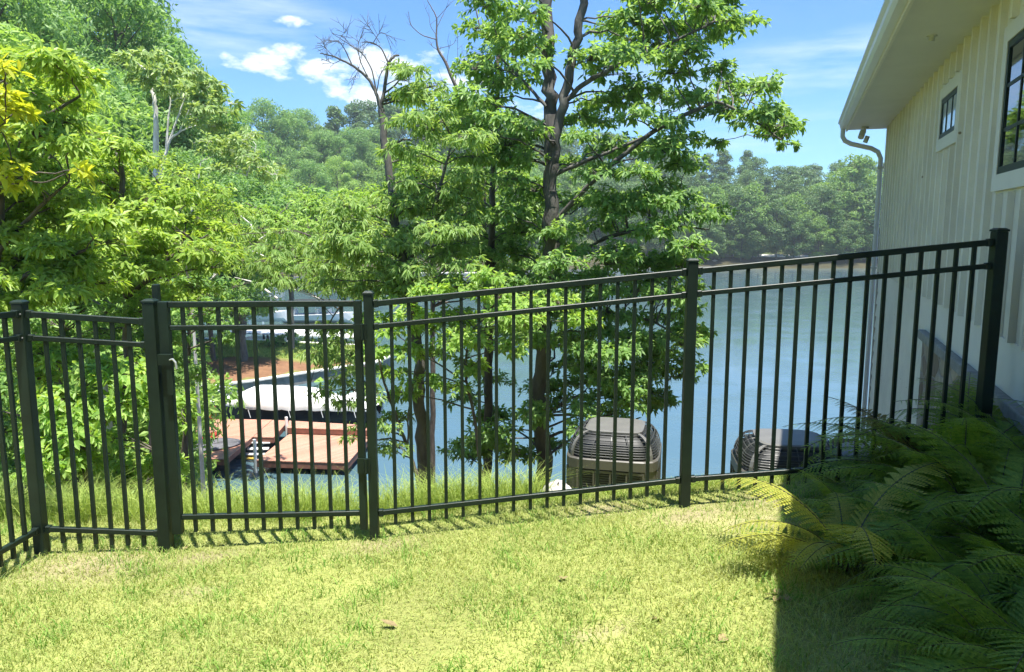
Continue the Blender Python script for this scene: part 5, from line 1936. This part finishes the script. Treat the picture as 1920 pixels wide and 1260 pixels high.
# ------------------------------------------------------------------ grass
def blades(n, X0, X1, Y0, Y1, h0, h1, w, mat, name, label, cat, mask=None, lean=.5, seed=1, dens_y=0.0, tuft=None, zoff=-.004):
    rs = np.random.default_rng(seed)
    u = rs.uniform(0, 1, n)
    Y = Y0 + (Y1 - Y0) * u ** (1 + dens_y)
    X = X0 + (X1 - X0) * rs.uniform(0, 1, n)
    if tuft:
        c = rs.uniform(0, 1, (tuft, 2))
        i = rs.integers(0, tuft, n)
        X = X0 + (X1 - X0) * c[i, 0] + rs.normal(size=n) * .06
        Y = Y0 + (Y1 - Y0) * c[i, 1] + rs.normal(size=n) * .06
    keep = np.abs(X) < .74 * Y + .35
    if mask is not None:
        keep &= mask(X, Y)
    X, Y = X[keep], Y[keep]
    n = len(X)
    Z = land(X, Y) + zoff
    B = np.stack([X, Y, Z], 1)
    a = rs.uniform(0, 2 * np.pi, n)
    # patches of taller and shorter growth
    pt = .85 + .16 * np.sin(X * 2.3 + 1.1 * np.sin(Y * 1.9)) + .14 * np.sin(X * 5.1 + Y * 4.3) + .12 * np.sin(X * 13.1 - Y * 9.3 + 2 * np.sin(X * 3))
    h = (h0 + (h1 - h0) * rs.uniform(0, 1, n) ** 1.3) * (pt if not tuft else 1)
    ln = h * rs.uniform(.1, 1.0, n) * lean * 2
    d = np.stack([np.cos(a), np.sin(a), np.zeros(n)], 1)
    a2 = rs.uniform(0, 2 * np.pi, n)
    s = np.stack([np.cos(a2), np.sin(a2), np.zeros(n)], 1) * (w * rs.uniform(.6, 1.2, n) / 2)[:, None]
    mid = B + d * (ln * .35)[:, None] + np.array([0, 0, 1]) * (h * .6)[:, None]
    tip = B + d * ln[:, None] + np.array([0, 0, 1]) * (h * (1 - .25 * lean))[:, None]
    v = np.stack([B - s, B + s, mid + s * .8, mid - s * .8, tip + s * .15, tip - s * .15], 1).reshape(-1, 3)
    i0 = np.arange(n)[:, None] * 6
    f = np.concatenate([i0 + np.array([[0, 1, 2, 3]]), i0 + np.array([[3, 2, 4, 5]])], 1).reshape(-1, 4)
    o = obj(name, (v, f), mat, loc=(0, 0, 0))
    tag(o, label, cat, kind='stuff')
    return o


def notbed(X, Y):
    return ~((X > 1.50 + .1 * np.sin(Y * 3) + (Y - 2.5) * .30) & (Y < 5.2))


def lawnkeep(X, Y):
    rs = np.random.default_rng(99)
    th = np.zeros(len(X))
    for tx_, ty_, tr_ in THATCH:
        th = np.maximum(th, np.clip(1.25 - np.hypot(X - tx_, (Y - ty_) * 1.7) / tr_, 0, 1))
    return notbed(X, Y) & (rs.uniform(0, 1, len(X)) > th * .5)


blades(200000, -4.0, 3.4, 1.9, 5.1, .016, .055, .0044, 'grass', 'lawn_grass', 'short yellow green lawn grass in front of the fence', 'grass', lawnkeep, .8, 1)
blades(30000, -4.4, 1.2, 4.72, 6.4, .10, .34, .0045, 'tall_grass', 'tall_grass', 'long wispy pale green grass growing on the bank just outside the fence', 'grass', lambda X, Y: (X < .2), .7, 2, tuft=300)
blades(9000, .1, 3.0, 4.65, 5.1, .03, .08, .0045, 'tall_grass', 'fringe_grass', 'longer lawn fringe in front of the air conditioners', 'grass', None, .5, 3)
blades(30000, -22, -8, 51, 62, .08, .2, .05, 'grass', 'point_grass', 'mown green grass on the lawn point across the water', 'grass', lambda X, Y: (X > -30) & (water_dist(X, Y) > .4) & (Y > 51.8 + .2 * (X + 14)), .5, 4)

blades(11000, -4.0, 2.2, 1.9, 4.7, .03, .075, .005, 'clump_grass', 'clump_grass', 'darker green longer clumps scattered through the lawn', 'grass', notbed, .7, 8, tuft=260)

# fallen leaves
for i, (px, py) in enumerate(((1215, 1165), (1345, 1207), (1460, 1120), (748, 1180), (352, 1028), (1055, 1085))):
    Y = 3.5
    for _ in range(30):
        p = at(px, py, Y)
        Y += (p.z - land1(p.x, Y)) * .8
    p = at(px, py, Y)
    rs = np.random.default_rng(60 + i)
    v, f = leaves_np(np.array([[p.x, Y, p.z + .012]]), np.array([[0, 0, 1.]]), 1 if i not in (2,) else 4, .075, .04, -.02, rs, 80, 95, -.1)
    tag(obj('fallen_leaf', (v, f), 'dead_leaf', loc=(p.x, Y, p.z)), 'dry brown fallen ' + ['leaf on the lawn, right of centre near the bottom', 'leaf on the lawn close to the bottom edge', 'leaf cluster on the lawn at the shadow edge', 'leaf on the lawn left of centre', 'leaf near the foot of the tall gate post', 'small leaf in the middle of the lawn'][i], 'leaf')


# ------------------------------------------------------------------ ferns
def fern_frond(rs, base, az, L, arch, q_v, q_f, cnt, st):
    """one arching frond: stem, pinnae and their leaflets"""
    n = 38
    t_ = np.linspace(0, 1, n)
    el0 = R(rs.uniform(40, 84))
    el = el0 - arch * t_ ** 1.2
    dl = L / n
    hx = np.cumsum(np.cos(el)) * dl
    hz = np.cumsum(np.sin(el)) * dl
    bend = rs.uniform(-.25, .25)
    az_ = az + bend * t_
    P_ = np.stack([base[0] + np.cumsum(np.cos(el) * np.cos(az_)) * dl, base[1] + np.cumsum(np.cos(el) * np.sin(az_)) * dl, base[2] + hz], 1)
    st.tube(P_, np.linspace(.0035, .001, n), 3)
    tg = unit(np.gradient(P_, axis=0))
    side = unit(np.stack([-np.sin(az_), np.cos(az_), np.zeros(n)], 1) + rs.normal(size=3) * .12)
    up = np.cross(side, tg)
    up = np.where(up[:, 2:3] < 0, -up, up)
    i0 = 4
    vs = []
    for sgn in (-1, 1):
        for sub in (0,):
            ii_ = np.arange(i0, n - 1)
            tt = (ii_ + sub) / (n - 1)
            Pp = P_[ii_] * (1 - sub) + P_[ii_ + 1] * sub
            ln = L * .155 * np.sin(np.pi * np.clip((tt - .08) / .95, 0, 1) ** .75) ** .8 * rs.uniform(.8, 1.15, len(tt)) + .006
            d = unit(side[ii_] * sgn * .9 + tg[ii_] * .42 - up[ii_] * .12 + rs.normal(size=(len(tt), 3)) * .05)
            m = 9
            for j in range(m):
                g_ = (j + .5) / m
                c = Pp + d * (ln * g_)[:, None] + np.array([0, 0, -1]) * (ln * .18 * g_ ** 2)[:, None]
                lw = ln * .14 * (1 - g_ * .7)
                for sg2 in (-1, 1):
                    e = unit(tg[ii_] * sg2 + d * .55)
                    tip = c + e * lw[:, None]
                    a_ = c - d * (ln / m * .48)[:, None]
                    b_ = c + d * (ln / m * .48)[:, None]
                    mm = c + e * (lw * .62)[:, None] + d * (ln / m * .62)[:, None]
                    vs.append(np.stack([a_, b_, mm, tip], 1))
    v = np.concatenate(vs, 0).reshape(-1, 3)
    q_v.append(v)
    return len(v)


def fern_mesh(seed, nf, L, arch, leaf):
    rs = np.random.default_rng(seed)
    vs = []
    st = Q()
    for i in range(nf):
        az = i / nf * 2 * math.pi + rs.uniform(-.5, .5)
        fern_frond(rs, (rs.normal() * .02, rs.normal() * .02, 0), az, L * rs.uniform(.5, 1.15), R(arch * rs.uniform(.8, 1.2)), vs, None, 0, st)
    v = np.vstack(vs)
    f = np.arange(len(v)).reshape(-1, 4)
    mc = mesh_np('fronds', v, f)
    mc.materials.append(MT[leaf])
    ms = mesh_np('stems', *st.get())
    ms.materials.append(MT['bark'])
    return mc, ms


FM = [fern_mesh(71, 24, .80, 85, 'fern'), fern_mesh(72, 26, .70, 75, 'fern'), fern_mesh(73, 22, .84, 95, 'fern')]
FY = fern_mesh(74, 14, .78, 95, 'fern_sunlit')
FG = fern_mesh(75, 15, .62, 70, 'fern_gold')


def put_fern(x, y, m, s, rz, label, group=None, sz=1.0):
    r = thing('fern', label, 'fern', (x, y, land1(x, y) - .02), group)
    r.rotation_euler = (0, 0, rz)
    r.scale = (s, s, s * sz)
    for n_, mm in (('fronds', m[0]), ('stems', m[1])):
        o = bpy.data.objects.new(n_, mm)
        COL.objects.link(o)
        o.parent = r
    return r


fern_spots = [(1.95, 3.0, 0, 1.0), (2.4, 3.4, 1, 1.1), (2.05, 2.55, 2, 1.0), (1.95, 3.5, 1, .9), (2.2, 3.85, 0, 1.25), (2.6, 4.0, 2, 1.2), (1.7, 2.75, 1, .8),
              (1.75, 2.2, 2, .85), (2.1, 2.05, 0, .9), (2.45, 2.7, 1, 1.1), (2.2, 4.05, 2, 1.1), (2.85, 3.7, 0, 1.1), (2.0, 3.6, 1, 1.1), (2.35, 4.1, 1, 1.3), (1.95, 3.2, 0, 1.15), (1.9, 2.8, 1, .9), (2.2, 3.2, 2, 1.1), (2.55, 3.1, 0, 1.0), (1.65, 2.0, 0, .7),
              (1.75, 3.3, 2, .8), (2.3, 2.3, 1, 1.0), (2.0, 3.45, 2, .9), (2.7, 3.3, 1, 1.1), (1.55, 3.8, 1, .62), (1.5, 3.5, 2, .6), (1.8, 4.15, 0, .6), (1.65, 3.1, 2, .8), (1.75, 2.5, 1, .8), (1.6, 2.25, 0, .7)]
for i, (x, y, k, s) in enumerate(fern_spots):
    x += .24 if y > 3.0 else (.1 if y > 2.6 else 0)
    put_fern(x, y, FM[k], s, rsT.uniform(0, 6.28), 'dark green fern in the shaded bed against the house', 'ferns massed in the shaded bed by the house')
put_fern(1.55, 3.30, FY, 1.0, 2.9, 'fern with sunlit yellow green fronds reaching over the lawn')
put_fern(2.40, 4.12, FG, 1.25, .6, 'golden brown fern at the fence in front of the stone wall base')
put_fern(2.62, 4.05, FG, .85, 1.9, 'darker golden fern left of the first golden one at the fence')

print('POSTS', [tuple(round(v, 3) for v in p) for p in posts], 'POST_H', round(POST_H, 3))

# ------------------------------------------------------------------ air between here and the far shore
q = Q()
q.box((-485, -65, -5), (485, 485, 70))
hz_ = obj('haze', q, 'white_paint', loc=(0, 0, -5))
hm = bpy.data.materials.new('haze_air')
hm.use_nodes = True
hm.node_tree.nodes.clear()
pv = nd(hm.node_tree, 'ShaderNodeVolumePrincipled', {'Color': (.84, .95, .95, 1), 'Density': .0005, 'Anisotropy': .35})
nd(hm.node_tree, 'ShaderNodeOutputMaterial', {'Volume': pv.outputs[0]})
hz_.data.materials.clear()
hz_.data.materials.append(hm)
tag(hz_, 'thin summer haze over the lake', None, kind='stuff')
